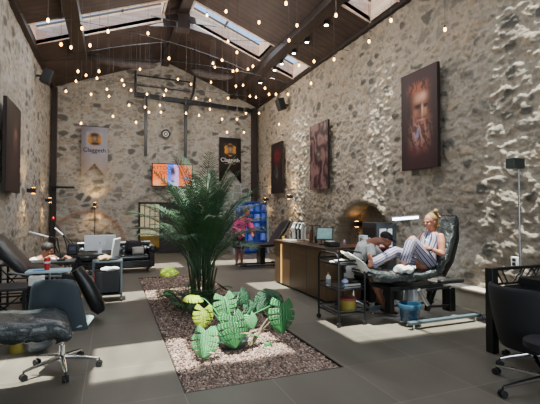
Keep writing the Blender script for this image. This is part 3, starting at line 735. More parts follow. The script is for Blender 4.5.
#==PART2==
# ================================================================== PLANTS
def frond(mb, base, az, L, rise, droop, lw, nleaf=30, seed=0, bare=.35):
    """arching pinnate palm leaf: rachis tube plus narrow pointed leaflets"""
    r = random.Random(seed); d = Vector((math.cos(az), math.sin(az), 0)); pts = []
    N = 26; side = Vector((-d.y, d.x, 0)); p = Vector(base); ang_ = rise
    for i in range(N + 1):
        pts.append(p.copy()); t = i / N
        a = ang_ - droop * (t ** 1.6)
        p = p + (d * math.cos(a) + Vector((0, 0, math.sin(a)))) * (L / N)
    mb.tube(pts, [.011 * (1 - .8 * i / N) + .002 for i in range(N + 1)], 6)
    for k in range(nleaf):
        t = bare + (1 - bare) * (k + .5) / nleaf; f = t * N; i = min(int(f), N - 1); q = pts[i].lerp(pts[i + 1], f - i)
        tan = (pts[i + 1] - pts[i]).normalized(); up = side.cross(tan).normalized()
        if up.z < 0: up = -up
        s = (k + .5) / nleaf; ll = lw * (math.sin(math.pi * min(1, .18 + s * .80)) ** .7) * r.uniform(.85, 1.1)
        for sg in (-1, 1):
            dr = (side * sg * .88 + tan * (.50 + .45 * s) + up * .22).normalized()
            w_ = (tan - dr * tan.dot(dr)).normalized() * .0075
            m1 = q + dr * ll * .5; tip = q + dr * ll + Vector((0, 0, -ll * r.uniform(.10, .55)))
            mb.add([q - w_ * .5, q + w_ * .5, m1 + w_ - Vector((0, 0, ll * .03)), tip, m1 - w_ - Vector((0, 0, ll * .03))], [(0, 1, 2, 4), (4, 2, 3)])
palm = thing('areca_palm', 'tall bushy green palm with feathery arching fronds growing in the gravel bed', 'palm', (1.43, 6.75, -.02))
rp = random.Random(5)
for i in range(13):
    a = i * 2.4; rr_ = .05 + .10 * rp.random(); q = MB()
    b0 = Vector((math.cos(a) * rr_, math.sin(a) * rr_, 0)); tp = Vector((math.cos(a) * (rr_ + .12), math.sin(a) * (rr_ + .12), rp.uniform(.55, .85)))
    q.tube([b0, b0.lerp(tp, .5) + Vector((0, 0, .02)), tp], [.024, .018, .012], 8); q.build('stem', 'stem', palm)
for i in range(46):
    a = i * 2.399963 + rp.uniform(-.2, .2); k = i / 45
    L = 1.86 - .34 * k + rp.uniform(-.16, .12); rise = R(88) - R(26) * k + rp.uniform(-.06, .06); droop = R(28) + R(62) * k
    q = MB(); frond(q, (math.cos(a) * .08, math.sin(a) * .08, .35 + .25 * (1 - k)), a, L, rise, droop, .40, 38, seed=i, bare=.28)
    q.build('frond', 'palm' if i % 3 else 'palm2', palm, smooth=False)
fern = thing('ground_fern', 'low dark spiky ferns spreading around the foot of the palm', 'fern', (1.36, 6.25, -.02))
for i in range(26):
    a = rp.uniform(0, 6.28); q = MB()
    frond(q, (rp.uniform(-.42, .36), rp.uniform(-.45, .3), 0), a, rp.uniform(.4, .62), R(rp.uniform(50, 75)), R(80), .13, 16, seed=90 + i, bare=.12)
    q.build('frond', 'palm' if i % 2 else 'palm2', fern, smooth=False)
def leaf(mb, c, s, face, tipdir, split=True, curl=.12, seed=0):
    """split heart-shaped leaf; c = where the stalk joins, tip along tipdir, upper face toward face"""
    y = Vector(tipdir).normalized(); n = Vector(face); n = (n - y * n.dot(y)).normalized(); x = y.cross(n)
    r = random.Random(seed); NL = 7 if split else 1; c = Vector(c)
    def W(t): # half width of the heart at t (0 base lobe .. 1 tip)
        return .56 * s * max(0.0, math.sin(math.pi * min(1, t * .95 + .05) ** .66)) ** .60 if t < 1 else 0
    def pt(sg, t, q):
        w_ = W(t) * q; back = -.26 * s * math.exp(-t * 4.5) * q
        yy_ = t * s + back + w_ * .30 * min(1, t * 4) * (1 - t)
        z_ = -curl * s * (q ** 2) * 1.2 - curl * s * 1.6 * t * t + .02 * s * math.sin(q * 3)
        return c + x * sg * w_ + y * yy_ + n * z_
    for sg in (-1, 1):
        M_ = 48 if split else 14; NLb = 5.2
        for i in range(M_):
            t0, t1 = i / M_, (i + 1) / M_
            def qm(t):
                if not split or t > .97: return 1.0
                ph_ = (t * NLb * 1.03 + (.35 if sg > 0 else .1)) % 1.0
                if .10 < t < .86 and ph_ < .14: return .34
                return .92 + .08 * max(0, math.sin(math.pi * min(1, max(0.02, ph_ - .14) / .86))) ** .5
            for j in range(5):
                fr = [0, .2, .4, .6, .8, 1.0]; A0, A1 = qm(t0 + 1e-4), qm(t1 - 1e-4)
                vs = [pt(sg, t0, fr[j] * A0), pt(sg, t1, fr[j] * A1), pt(sg, t1, fr[j + 1] * A1), pt(sg, t0, fr[j + 1] * A0)]
                mb.add(vs, [(0, 1, 2, 3) if sg > 0 else (3, 2, 1, 0)])
    mb.tube([pt(1, t / 8, 0) + n * .002 for t in range(9)], .004 * max(.5, s * 2.5), 5)
mon = thing('monstera', 'large monstera with split green leaves in a dark bowl at the front of the gravel', 'plant', (1.27, 4.35, -.02))
O = Vector(mon.location)
q = MB(); q.lathe([(.10, 0), (.15, .03), (.175, .09), (.18, .10), (.165, .10), (.15, .06), (.02, .05)], (0, 0, 0), 22); q.build('bowl', mat('dark_bowl', '#2a3a38', .4, var=.2), mon)
MLEAF = [(199, 297, 4.75, .22, 'greeny', (0, -.3, 1), (-.9, -.2, .15)), (204, 309, 4.45, .25, 'greeny', (0, -1, .25), (-.1, -.2, -1)), (206, 331, 4.05, .30, 'greenl', (-.35, -1, .7), (-.25, -.5, -1)),
 (224, 297, 4.6, .30, 'greenl', (-.1, -1, .45), (.15, -.3, -1)), (232, 317, 4.15, .37, 'green', (.1, -1, .45), (.12, -.35, -1)), (250, 316, 4.2, .17, 'greenl', (.1, -1, .5), (.3, -.3, -1)),
 (249, 305, 4.7, .20, 'greend', (.2, -1, .5), (.4, -.2, -.8)), (283, 304, 4.3, .38, 'green', (.15, -1, .4), (-.05, -.3, -1)), (270, 295, 4.75, .30, 'greend', (.3, -.8, .8), (-.6, -.3, -.5)),
 (268, 291, 4.9, .28, 'greend', (.1, -.6, 1), (.4, -.4, -.2)), (240, 292, 4.8, .24, 'greend', (.1, -1, .6), (.5, -.2, -.8)),
 (268, 344, 4.2, .12, 'green', (.1, -1, .6), (.2, -.3, -1))]
for i, (px, py, Y, s, m, face, tip) in enumerate(MLEAF):
    c = P(px, py, Y) - O; q = MB(); leaf(q, c, s * .86, face, tip, split=s > .18, seed=i); lf = q.build('leaf', m, mon, solid=.0015)
    q = MB(); b0 = Vector((rp.uniform(-.06, .06), rp.uniform(-.05, .05), .06)); mid = b0.lerp(c, .5) + Vector((0, .03, .10)); q.tube([b0, b0.lerp(mid, .6) + Vector((0, 0, .03)), mid, mid.lerp(c, .6) + Vector((0, 0, .03)), c], [.008, .007, .006, .005, .004], 6)
    q.build('stalk', 'greenl' if m != 'greend' else 'greend', mon)
for a_, b_ in (((252, 345), (268, 318)), ((245, 350), (262, 330)), ((238, 352), (213, 345)), ((240, 352), (222, 350)), ((246, 352), (270, 322)), ((236, 352), (205, 352))):
    p0 = P(a_[0], a_[1], 4.25) - O; p1 = P(b_[0], b_[1], 4.35) - O; p0.z = max(p0.z, .03); p1.z = max(p1.z, .02); q = MB()
    q.tube([p0, p0.lerp(p1, .35) + Vector((.02, 0, .03)), p0.lerp(p1, .7) + Vector((-.01, .02, -.01)), p1], [.016, .014, .012, .008], 7); q.build('root', 'root', mon)
yp = thing('young_plant', 'thin young plant with one bright lime leaf at the far left of the bed', 'plant', (.92, 7.45, -.02)); O2 = Vector(yp.location)
for (px, py, s, m, tip) in ((174, 269, .26, 'greeny', (-1, -.3, -.1)), (172, 291, .16, 'greenl', (-.8, -.4, .1)), (189, 283, .10, 'greenl', (.8, -.2, .1))):
    c = P(px, py, 7.4) - O2; q = MB(); leaf(q, c, s, (-.1, -.6, 1), tip, split=False); q.build('leaf', m, yp, solid=.0015)
    q = MB(); q.tube([(0.02, 0, 0), Vector((.02, 0, 0)).lerp(c, .6) + Vector((.03, 0, 0)), c], [.007, .005, .003], 6); q.build('stalk', 'greenl', yp)

# ================================================================== GENERIC FURNITURE
def star_base(t_, r=.30, z=.06, hub=.42, mm='chrome', rot0=0.0, arm_n=5):
    for k in range(arm_n):
        a = rot0 + k * 2 * math.pi / arm_n; d = Vector((math.cos(a), math.sin(a), 0)); q = MB()
        q.loft([d * .03 + Vector((0, 0, .125)), d * r * .55 + Vector((0, 0, .105)), d * r + Vector((0, 0, .08))], [(.024, .02), (.02, .016), (.014, .012)], 8, e=3); lg = q.build('leg', mm, t_)
        q = MB(); s_ = Vector((-d.y, d.x, 0))
        for sg in (-1, 1): q.cyl(d * r + s_ * sg * .008 + Vector((0, 0, .03)), d * r + s_ * sg * .026 + Vector((0, 0, .03)), .03, n=14)
        q.cyl(d * r + s_ * -.01 + Vector((0, 0, .03)), d * r + s_ * .01 + Vector((0, 0, .03)), .014, n=8)
        q.cyl(d * r + Vector((0, 0, .03)), d * r + Vector((0, 0, .085)), .008, n=8); q.build('caster', 'rubber', lg)
    q = MB(); q.cyl((0, 0, .09), (0, 0, .24), .026); q.cyl((0, 0, .24), (0, 0, hub), .014); q.build('column', mm, t_)

# slate swivel chair, left foreground (faces away from the camera, into the room)
t_ = thing('swivel_chair', 'slate blue shell office chair with chrome five star base, left foreground', 'chair', (-.43, 4.30, 0), R(-12))
star_base(t_, .33, rot0=R(-67), hub=.43)
def shell_back(mb, w0, w1, z0, z1, y0, y1, curve=.05, nx=13, nz=12):
    vs = []
    for j in range(nz):
        t = j / (nz - 1); w_ = w0 + (w1 - w0) * t; w_ *= (1 - .12 * max(0, (t - .85) / .15) ** 2)
        for i in range(nx):
            s = i / (nx - 1) * 2 - 1
            vs.append((s * w_ / 2, y0 + (y1 - y0) * t + (s * s) * curve, z0 + (z1 - z0) * t - .02 * s * s * s * s * (t > .9)))
    mb.add(vs, [(j * nx + i, j * nx + i + 1, (j + 1) * nx + i + 1, (j + 1) * nx + i) for j in range(nz - 1) for i in range(nx - 1)])
q = MB(); shell_back(q, .55, .38, .40, .90, -.17, -.26, .04); q.build('backrest', 'shell', t_, solid=.022, sub=1)
q = MB(); q.loft([(.02, -.17, .45), (.02, -.10, .44), (.02, .12, .455), (.02, .20, .45)], [(.20, .015), (.24, .028), (.235, .03), (.19, .012)], 20, e=3, up=(0, 0, 1)); q.build('seat', 'seatpale', t_)
q = MB(); q.box((0, 0, .42), (.2, .18, .025)); q.build('seat_plate', 'chrome', t_)

# tub chairs at right
def tub_chair(label, loc, rz):
    t_ = thing('tub_chair', label, 'chair', loc, rz)
    star_base(t_, .31, rot0=R(20), hub=.26)
    nx, nz = 29, 10; vs = []
    for j in range(nz):
        t = j / (nz - 1)
        for i in range(nx):
            a = R(-118) + R(236) * i / (nx - 1); f = abs(a) / R(118)
            top = .80 - .14 * sstep(.35, 1.0, f) - .0 * f
            z_ = .19 + (top - .19) * t; r_ = .24 + .10 * math.sin(t * 1.5)
            vs.append((-math.cos(a) * r_ * 1.02, math.sin(a) * r_ * 1.05, z_))
    q = MB(); q.add(vs, [(j * nx + i, (j + 1) * nx + i, (j + 1) * nx + i + 1, j * nx + i + 1) for j in range(nz - 1) for i in range(nx - 1)])
    q.build('backrest', 'darkfab', t_, solid=.05, sub=1)
    q = MB(); q.loft([(0, 0, .26), (0, 0, .29), (0, 0, .42), (0, 0, .46)], [(.22, .22), (.27, .27), (.28, .28), (.22, .22)], 24, e=2.6, up=(0, 1, 0)); q.build('seat', 'darkfab', t_)
    return t_
tub_chair('black tub chair on chrome casters in front of the lattice desk', (3.80, 2.70, -.0), R(-8))
t_ = thing('swivel_stool', 'low black stool at the right edge on a wide chrome star base', 'stool', (3.38, 2.28, 0))
star_base(t_, .43, rot0=R(170), hub=.36); q = MB(); q.lathe([(.13, .35), (.17, .37), (.17, .42), (.14, .44), (.0005, .443)], n=26); q.build('seat', 'darkfab', t_)

# lattice desk (right)
t_ = thing('lattice_desk', 'black desk with criss cross lattice rail beside the tub chairs', 'desk', (3.8, 3.14, 0))
q = MB(); q.box((0, 0, .45), (.09, .09, .90)); q.build('leg', 'steel', t_, bevel=.004)
q = MB(); q.box((1.3, .0, .45), (.06, .09, .90)); q.build('leg', 'steel', t_, bevel=.004)
q = MB(); q.bar((.04, 0, .885), (1.3, 0, .885), .05, .03); q.bar((.04, 0, .72), (1.3, 0, .72), .04, .02); q.build('rail', 'steel', t_)
q = MB(); rl = random.Random(2)
for k in range(15):
    x0 = .08 + k * .08; q.bar((x0, 0, .73), (x0 + rl.choice((-.09, .12, .16, .07)), 0, .875), .012)
q.build('lattice', 'steel', t_)
q = MB(); q.box((.72, -.02, .42), (1.1, .03, .56)); q.build('panel', 'darkfab', t_)
q = MB(); q.box((.86, -.17, .74), (.95, .30, .09)); q.build('desktop', 'black', t_, bevel=.004)

# floor lamp right
t_ = thing('floor_lamp', 'slim silver floor lamp with small dark box head by the right wall', 'lamp', (4.86, 3.60, 0))
q = MB(); q.lathe([(.14, 0), (.14, .015), (.02, .025)], (0, 0, 0), 24); q.build('base', 'steel', t_)
q = MB(); q.tube([(0, 0, .02), (0, 0, 2.05)], .013, 10); q.build('pole', 'silver', t_)
q = MB(); q.box((-.06, 0, 2.12), (.20, .12, .13)); q.build('head', mat('lamp_head', '#2e3834', .4), t_, bevel=.008)

# ================================================================== RECLINER TATTOO BEDS
def bed_frame(t_, L, W, h, m='steel', railc='steel'):
    for sy in (-1, 1):
        q = MB(); q.bar((-L / 2, sy * W / 2, .075), (L / 2, sy * W / 2, .075), .06, .035); q.build('foot_rail', railc, t_, bevel=.004)
    for sx in (-1, 1):
        q = MB(); q.bar((sx * (L / 2 - .12), -W / 2, .105), (sx * (L / 2 - .12), W / 2, .105), .06, .03); q.build('cross_rail', m, t_)
        for sy in (-1, 1):
            q = MB(); q.lathe([(.032, 0), (.032, .012), (.01, .016), (.01, .06)], (sx * (L / 2 - .06), sy * W / 2, 0), 12); q.build('leveling_foot', 'chrome', t_)
def cover_mesh(mb, path, W, th, nu=60, nv=34, seed=0, wr=.018, hang=.10):
    """wrinkled wrap following a side profile (x,z)"""
    pts = [Vector((x, 0, z)) for x, z in path]; seg = [0]
    for i in range(1, len(pts)): seg.append(seg[-1] + (pts[i] - pts[i - 1]).length)
    T = seg[-1]; vs = []
    for i in range(nu + 1):
        d = T * i / nu; k = max(j for j in range(len(seg)) if seg[j] <= d + 1e-9); k = min(k, len(pts) - 2)
        f = (d - seg[k]) / (seg[k + 1] - seg[k]); p = pts[k].lerp(pts[k + 1], f); t = (pts[min(k + 1 + (f > .5), len(pts) - 1)] - pts[max(k - (f < .5), 0)]).normalized()
        n = Vector((-t.z, 0, t.x)); n = n if n.z > 0 or abs(n.z) < .2 and n.x < 0 else -n
        endf = min(1, min(i, nu - i) / 3 + .35)
        for v_ in range(nv):
            a = 2 * math.pi * v_ / nv; ca, sa = math.cos(a), math.sin(a)
            yy_ = math.copysign(abs(ca) ** .45, ca) * W / 2; zz_ = math.copysign(abs(sa) ** .6, sa) * th / 2 * endf
            if sa < 0: zz_ *= 1 + hang / th * (.5 + noise.noise(Vector((d * 5, seed, ca * 2)))) * (abs(ca) > .5)
            w_ = noise.noise(Vector((d * 9 + ca * 3, yy_ * 9, seed + zz_ * 6))) * wr + noise.noise(Vector((d * 26, yy_ * 20 + ca * 6, seed))) * wr * .5
            vs.append(p + n * (zz_ + w_ * (1 if sa >= 0 else -1)) + Vector((0, yy_ + w_ * (1 if ca > 0 else -1), 0)))
    fs = [(i * nv + v_, i * nv + (v_ + 1) % nv, (i + 1) * nv + (v_ + 1) % nv, (i + 1) * nv + v_) for i in range(nu) for v_ in range(nv)]
    fs += [tuple(range(nv)), tuple(nu * nv + k for k in reversed(range(nv)))]
    mb.add(vs, fs)
def crinkle():
    m, nt, b = new_mat('crinkled_black_film'); tc = nt.nodes.new('ShaderNodeTexCoord')
    n = nt.nodes.new('ShaderNodeTexNoise'); n.inputs['Scale'].default_value = 17; n.inputs['Detail'].default_value = 5; n.inputs['Distortion'].default_value = 1.8
    nt.links.new(tc.outputs['Object'], n.inputs['Vector'])
    bp = nt.nodes.new('ShaderNodeBump'); bp.inputs['Strength'].default_value = .9; bp.inputs['Distance'].default_value = .03
    nt.links.new(n.outputs['Fac'], bp.inputs['Height']); nt.links.new(bp.outputs['Normal'], b.inputs['Normal'])
    b.inputs['Base Color'].default_value = lin('#262d2d'); b.inputs['Roughness'].default_value = .33; b.inputs['Coat Weight'].default_value = .6; b.inputs['Coat Roughness'].default_value = .25
    return m
M['film'] = crinkle()
# right bed with reclining client; local origin at floor (3.75, 4.62)
BX, BY = 3.78, 4.62
t_ = thing('tattoo_bed', 'reclining tattoo bed wrapped in crinkled black film, by the right wall', 'tattoo bed', (BX, BY, 0))
def lb(x, z): return (x - BX, z)
q = MB(); cover_mesh(q, [lb(3.17, .69), lb(3.30, .655), lb(3.6, .61), lb(4.02, .60), lb(4.30, .66), lb(4.46, .88), lb(4.56, 1.16), lb(4.62, 1.45)], .50, .12, 76, 36, 3, .02, .06); q.build('film_cover', 'film', t_, sharp=0)
q = MB(); q.loft([(4.40 - BX, 0, .60), (4.54 - BX, 0, .80), (4.66 - BX, 0, 1.12), (4.72 - BX, 0, 1.40)], [(.22, .06), (.23, .07), (.22, .07), (.17, .04)], 16, e=4, up=(-1, 0, .3)); q.build('backrest', 'leather', t_)
q = MB(); q.box((3.9 - BX, 0, .47), (.9, .5, .05)); q.build('under_frame', 'steel', t_)
# twin rails on the floor with levelling feet, angled post frame
for sy, xo in ((-1.42, 0), (1, 0)):
    q = MB(); q.bar((3.52 - BX, sy * .36, .085), (4.74 - BX, sy * .36, .085), .07, .035); q.build('foot_rail', mat('blue_grey_rail', '#4d5c62', .4, .3), t_, bevel=.004)
    for x in (3.60, 4.66):
        q = MB(); q.lathe([(.03, 0), (.03, .012), (.01, .016), (.01, .06)], (x - BX, sy * .36, 0), 12); q.build('leveling_foot', 'chrome', t_)
q = MB(); q.box((4.50 - BX, -.2, .26), (.10, .16, .34)); q.box((4.50 - BX, .1, .40), (.08, .5, .06)); q.build('rear_post', 'steel', t_, bevel=.01)
q = MB(); q.box((3.66 - BX, .05, .30), (.07, .14, .46)); q.build('front_post', 'steel', t_, bevel=.01)
for z0, z1 in ((.42, .44), (.20, .17)):
    q = MB(); q.bar((4.05 - BX, -.25, z0), (4.48 - BX, -.25, z1), .03); q.build('link_bar', 'steel', t_)
q = MB(); q.cyl((3.90 - BX, -.26, .44), (4.06 - BX, -.26, .22), .028); q.build('hydraulic_ram', 'silver', t_)
q = MB(); q.bar((4.1 - BX, -.2, .12), (4.18 - BX, -.2, .5), .05); q.bar((4.3 - BX, -.2, .5), (4.12 - BX, -.2, .12), .03); q.build('lever', 'steel', t_)
for x in (3.78, 3.95):
    q = MB(); q.box((x - BX, -.02, .36), (.09, .28, .2)); q.build('motor_box', 'white' if x > 3.8 else 'silver', t_, bevel=.015)
q = MB(); q.box((4.40 - BX, -.34, .54), (.42, .1, .06)); q.build('armrest', 'leather', t_, bevel=.02)

# ottoman/rock-grey cushion between bed and ledge not needed; bucket
t_ = thing('waste_bucket', 'translucent blue waste bucket with bag on the floor beneath the tattoo bed', 'bucket', (3.68, 4.28, 0))
q = MB(); q.lathe([(.10, .05), (.115, .06), (.135, .27), (.14, .29), (.13, .29), (.105, .07)], n=24); q.build('tub', mat('blue_tub', '#1f3e58', .2, alpha=.8), t_)
q = MB(); q.lathe([(.137, .23), (.145, .295), (.152, .28), (.146, .23)], n=24); q.build('bag_rim', mat('bag_film', '#3a6078', .15, alpha=.6), t_)
q = MB(); q.lathe([(.03, 0), (.03, .015), (.012, .02), (.012, .07)], (0, 0, 0), 12)
for k in range(4):
    a = k * 1.57 + .6; q.bar((0, 0, .05), (math.cos(a) * .13, math.sin(a) * .13, .03), .02, .012)
q.build('stand', 'silver', t_)
q = MB(); q.ell((.02, -.02, .17), (.09, .08, .06)); q.build('bag', mat('bag_white', '#a9c0cc', .4), t_)

# foreground left bed
t_ = thing('tattoo_bed', 'flat tattoo bed under crinkled black film cover in the left foreground', 'tattoo bed', (-1.22, 3.62, .04), R(9))
q = MB(); cover_mesh(q, [(-.9, .56), (-.3, .56), (.4, .57), (.80, .555), (.90, .48)], .58, .15, 60, 36, 8, .022, .08); q.build('film_cover', 'film', t_, sharp=0)
q = MB(); q.box((-.1, 0, .44), (1.3, .42, .05)); q.build('under_frame', 'steel', t_)
q = MB(); q.box((-.1, .05, .26), (.12, .3, .34)); q.build('post', 'steel', t_, bevel=.01)
bed_frame(t_, 1.3, .5, .5)
for ch_ in t_.children:
    if ch_.name.split('.')[0] in ('foot_rail', 'cross_rail', 'leveling_foot', 'under_frame', 'post'): ch_.location.x = -.28
t_ = thing('yellow_tub', 'small yellow tub on the floor under the left foreground bed', 'tub', tuple(G(19, 351)))
q = MB(); q.lathe([(.09, 0), (.105, .22), (.11, .23), (.10, .23), (.085, .02)], n=20); q.build('body', 'yellow', t_)
q = MB(); q.lathe([(.112, .20), (.118, .205), (.118, .24), (.112, .245)], n=20); q.build('rim', 'rubber', t_)
t_ = thing('plastic_bag', 'crumpled clear plastic bag on the floor behind the slate chair stem', 'bag', tuple(G(38, 352)))
q = MB(); q.ell((0, 0, .12), (.15, .12, .12), n=20, m=14); q.v = [tuple(Vector(p) * (1 + .25 * noise.noise(Vector(p) * 14))) for p in q.v]; q.build('bag', mat('clear_bag', '#4c555c', .15, alpha=.7, spec=.9), t_, sharp=20)

# far-left recliner: backrest, seat, leg pad
t_ = thing('tattoo_chair', 'black padded reclining tattoo chair by the left wall, leg pad lowered', 'tattoo chair', (-.95, 6.2, 0))
def l2(x, z, y=0): return (x + .95, y, z)
q = MB(); q.loft([l2(-1.03, .70), l2(-1.12, .80), l2(-1.30, 1.0), l2(-1.42, 1.16), l2(-1.47, 1.20)], [(.26, .06), (.29, .08), (.29, .09), (.26, .07), (.15, .03)], 20, e=3.4, up=(1, 0, .6)); q.build('backrest', 'leather', t_)
q = MB(); q.loft([l2(-1.08, .70), l2(-1.0, .72), l2(-.75, .70), l2(-.62, .66)], [(.24, .05), (.28, .07), (.28, .07), (.25, .05)], 20, e=3.4, up=(0, 0, 1)); q.build('seat', 'leather', t_)
q = MB(); q.tube([l2(-1.2, .74, -.33), l2(-.9, .68, -.34), l2(-.6, .66, -.33)], .012); q.build('side_rail', 'silver', t_)
q = MB(); q.loft([l2(-.44, .72, -.12), l2(-.32, .52, -.12), l2(-.17, .20, -.12), l2(-.13, .12, -.12)], [(.12, .07), (.15, .095), (.16, .10), (.11, .06)], 20, e=3, up=(1, 0, .5)); q.build('leg_pad', 'leather', t_)
q = MB(); q.bar(l2(-.62, .62), l2(-.38, .56), .06); q.bar(l2(-.38, .56, -.0), l2(-.24, .3, 0), .05); q.build('hinge_arm', 'steel', t_)
q = MB(); q.box(l2(-.95, .33), (.16, .3, .6)); q.build('column', 'steel', t_, bevel=.01)
q = MB(); q.box(l2(-.95, .03), (.9, .55, .05)); q.build('base', 'steel', t_, bevel=.01)

# far black bed by the counter
t_ = thing('tattoo_bed', 'black padded tattoo bed with raised head behind the counter end', 'tattoo bed', (3.75, 10.3, 0))
def l3(x, z, y=0): return (x - 3.75, y, z)
q = MB(); q.loft([l3(3.05, .57), l3(3.12, .58), l3(4.05, .60), l3(4.18, .62)], [(.22, .04), (.30, .055), (.30, .06), (.26, .05)], 20, e=3.5, up=(0, 0, 1)); q.build('seat', 'leather', t_)
q = MB(); q.loft([l3(4.12, .62), l3(4.25, .78), l3(4.48, 1.10), l3(4.58, 1.24), l3(4.62, 1.27)], [(.25, .05), (.29, .06), (.28, .06), (.22, .05), (.12, .02)], 20, e=3.4, up=(-1, 0, .5)); q.build('backrest', 'leather', t_)
q = MB(); q.box(l3(3.8, .32), (.14, .3, .46)); q.build('column', 'steel', t_); q = MB()
bed_frame(t_, 1.2, .5, .5)

# sofa
t_ = thing('chesterfield_sofa', 'tufted black leather chesterfield sofa with rolled arm in front of the back wall', 'sofa', (.08, 10.75, 0))
q = MB(); q.box((0, 0, .22), (1.75, .72, .2)); q.build('base', 'leather_tuft', t_, bevel=.03)
for k in range(2):
    q = MB(); q.loft([(-.8 + k * .8, -.05, .37), (-.78 + k * .8, -.05, .38), (-.03 + k * .8, -.05, .38), (-.01 + k * .8, -.05, .37)], [(.3, .04), (.34, .065), (.34, .065), (.3, .04)], 20, e=4, up=(0, 0, 1)); q.build('seat_cushion', 'leather_tuft', t_)
def tuft(mb, fn, nu, nv):
    vs = [fn(i / nu, j / nv) for j in range(nv + 1) for i in range(nu + 1)]
    mb.add(vs, [(j * (nu + 1) + i, j * (nu + 1) + i + 1, (j + 1) * (nu + 1) + i + 1, (j + 1) * (nu + 1) + i) for j in range(nv) for i in range(nu)])
def dim(a, b_): # diamond buttoning
    return .028 * (abs(math.sin(math.pi * (a + b_))) * abs(math.sin(math.pi * (a - b_)))) ** .5
q = MB()
tuft(q, lambda u_, v_: (-.86 + 1.72 * u_, .26 + .08 * v_ - dim(u_ * 8, v_ * 2) - .05 * math.sin(v_ * 3.1), .36 + .34 * v_), 110, 30)
q.box((0, .36, .42), (1.72, .12, .56)); q.cyl((-.86, .33, .68), (.86, .33, .68), .07, n=20); q.build('backrest', 'leather_tuft', t_)
for sx in (-1, 1):
    q = MB(); q.box((sx * .86, -.02, .36), (.12, .74, .42)); q.cyl((sx * .88, -.38, .58), (sx * .88, .36, .58), .095, n=22)
    q.ell((sx * .88, -.38, .58), (.095, .03, .095)); q.build('arm', 'leather_tuft', t_, bevel=.02)
    for sy in (-1, 1):
        q = MB(); q.lathe([(.02, 0), (.03, .03), (.022, .06), (.035, .12)], (sx * .8, sy * .3, 0), 12); q.build('leg', 'silver', t_)
def cushion(label, loc, s, m, tilt):
    q = MB(); n_ = 16; vs = []
    for sd in (1, -1):
        for j in range(n_ + 1):
            for i in range(n_ + 1):
                a, b_ = i / n_ * 2 - 1, j / n_ * 2 - 1; th = .07 * ((1 - a ** 4) * (1 - b_ ** 4)) ** .5
                vs.append((a * s[0] / 2 * (1 - .06 * b_ * b_), -sd * th, b_ * s[1] / 2 * (1 - .06 * a * a)))
    K = (n_ + 1) ** 2
    fs = [(j * (n_ + 1) + i, j * (n_ + 1) + i + 1, (j + 1) * (n_ + 1) + i + 1, (j + 1) * (n_ + 1) + i) for j in range(n_) for i in range(n_)]
    q.add(vs, fs + [tuple(K + k for k in reversed(f)) for f in fs]); o = q.build('cushion', m, None)
    o.location = loc; o.rotation_euler = (R(-18), 0, tilt); tag(o, label, 'cushion')
cushion('pale grey cushion in front on the chesterfield sofa', (.62, 10.58, .53), (.28, .20), mat('grey_linen', '#a8a49c', .9, var=.1, bump=.4, bs=150), .1)
cushion('black cushion propped behind the pale one on the chesterfield sofa', (.52, 10.80, .62), (.40, .32), 'darkfab', -.1)

# ================================================================== LEFT DESKS
def steel_desk(label, loc, Lx, Ly, h, braces=True, rz=0, topm='black'):
    t_ = thing('steel_desk', label, 'desk', loc, rz)
    q = MB(); q.box((0, 0, h - .015), (Lx, Ly, .03)); q.build('desktop', topm, t_, bevel=.003)
    for sx in (-1, 1):
        for sy in (-1, 1):
            q = MB(); q.bar((sx * (Lx / 2 - .02), sy * (Ly / 2 - .02), 0), (sx * (Lx / 2 - .02), sy * (Ly / 2 - .02), h - .03), .03); q.build('leg', 'steel', t_)
    q = MB()
    for sy in (-1, 1):
        y = sy * (Ly / 2 - .02); q.bar((-Lx / 2, y, .28), (Lx / 2, y, .28), .02); q.bar((-Lx / 2, y, .5), (Lx / 2, y, .5), .02)
    q.build('stretcher', 'steel', t_)
    if braces:
        q = MB(); y = -Ly / 2 + .02; n_ = max(2, round(Lx / .35))
        for k in range(n_):
            a, b_ = -Lx / 2 + Lx * k / n_, -Lx / 2 + Lx * (k + 1) / n_; q.bar((a, y, .28), (b_, y, h - .04), .016); q.bar((b_, y, .28), (a, y, h - .04), .016)
        q.build('cross_brace', 'steel', t_)
    return t_
steel_desk('black steel desk with crossed bracing carrying the white monitors', (-.42, 8.3, 0), 1.15, .6, .72)
steel_desk('long low black steel workbench by the left wall behind the foreground bed', (-1.3, 5.35, 0), .85, .45, .66, True)
steel_desk('black desk against the left wall with a pale tray on it', (-1.05, 7.25, 0), 1.0, .5, .72)
def monitor(label, loc, rz, w=.60, h=.36, arm=.18):
    t_ = thing('computer_monitor', label, 'monitor', loc, rz)
    q = MB(); q.box((0, 0, arm + h / 2), (w, .025, h)); q.build('housing', 'white', t_, bevel=.01)
    q = MB(); q.box((0, .014, arm + h / 2), (w - .04, .004, h - .04)); q.build('screen', 'black', t_)
    q = MB(); q.box((0, -.03, arm * .62), (.07, .012, arm * 1.1 + .05), Matrix.Rotation(R(-8), 3, 'X')); q.build('stand', 'silver', t_)
    q = MB(); q.box((0, -.03, .006), (.22, .16, .012)); q.build('foot', 'silver', t_, bevel=.004)
    q = MB(); q.lathe([(.0005, 0), (.02, 0), (.02, .003), (.0005, .003)], (0, 0, 0), 14); q.v = [(p[0], -.0135 - p[2], p[1] + arm + h / 2) for p in q.v]; q.build('emblem', 'silver', t_)
monitor('large white desktop monitor seen from behind on the steel desk', (-.20, 8.12, .72), 0, .54, .29, .06)
t_ = thing('computer_monitor', 'slim white monitor seen nearly edge on beside the larger one', 'monitor', (.07, 7.42, .683), R(72))
q = MB(); q.box((0, 0, .20), (.34, .03, .33), Matrix.Rotation(R(8), 3, 'X')); q.build('housing', 'white', t_, bevel=.01)
q = MB(); q.box((0, .04, .04), (.2, .16, .02)); q.build('foot', 'silver', t_); q = MB(); q.bar((0, .03, .04), (0, .02, .2), .04); q.build('stand', 'silver', t_)
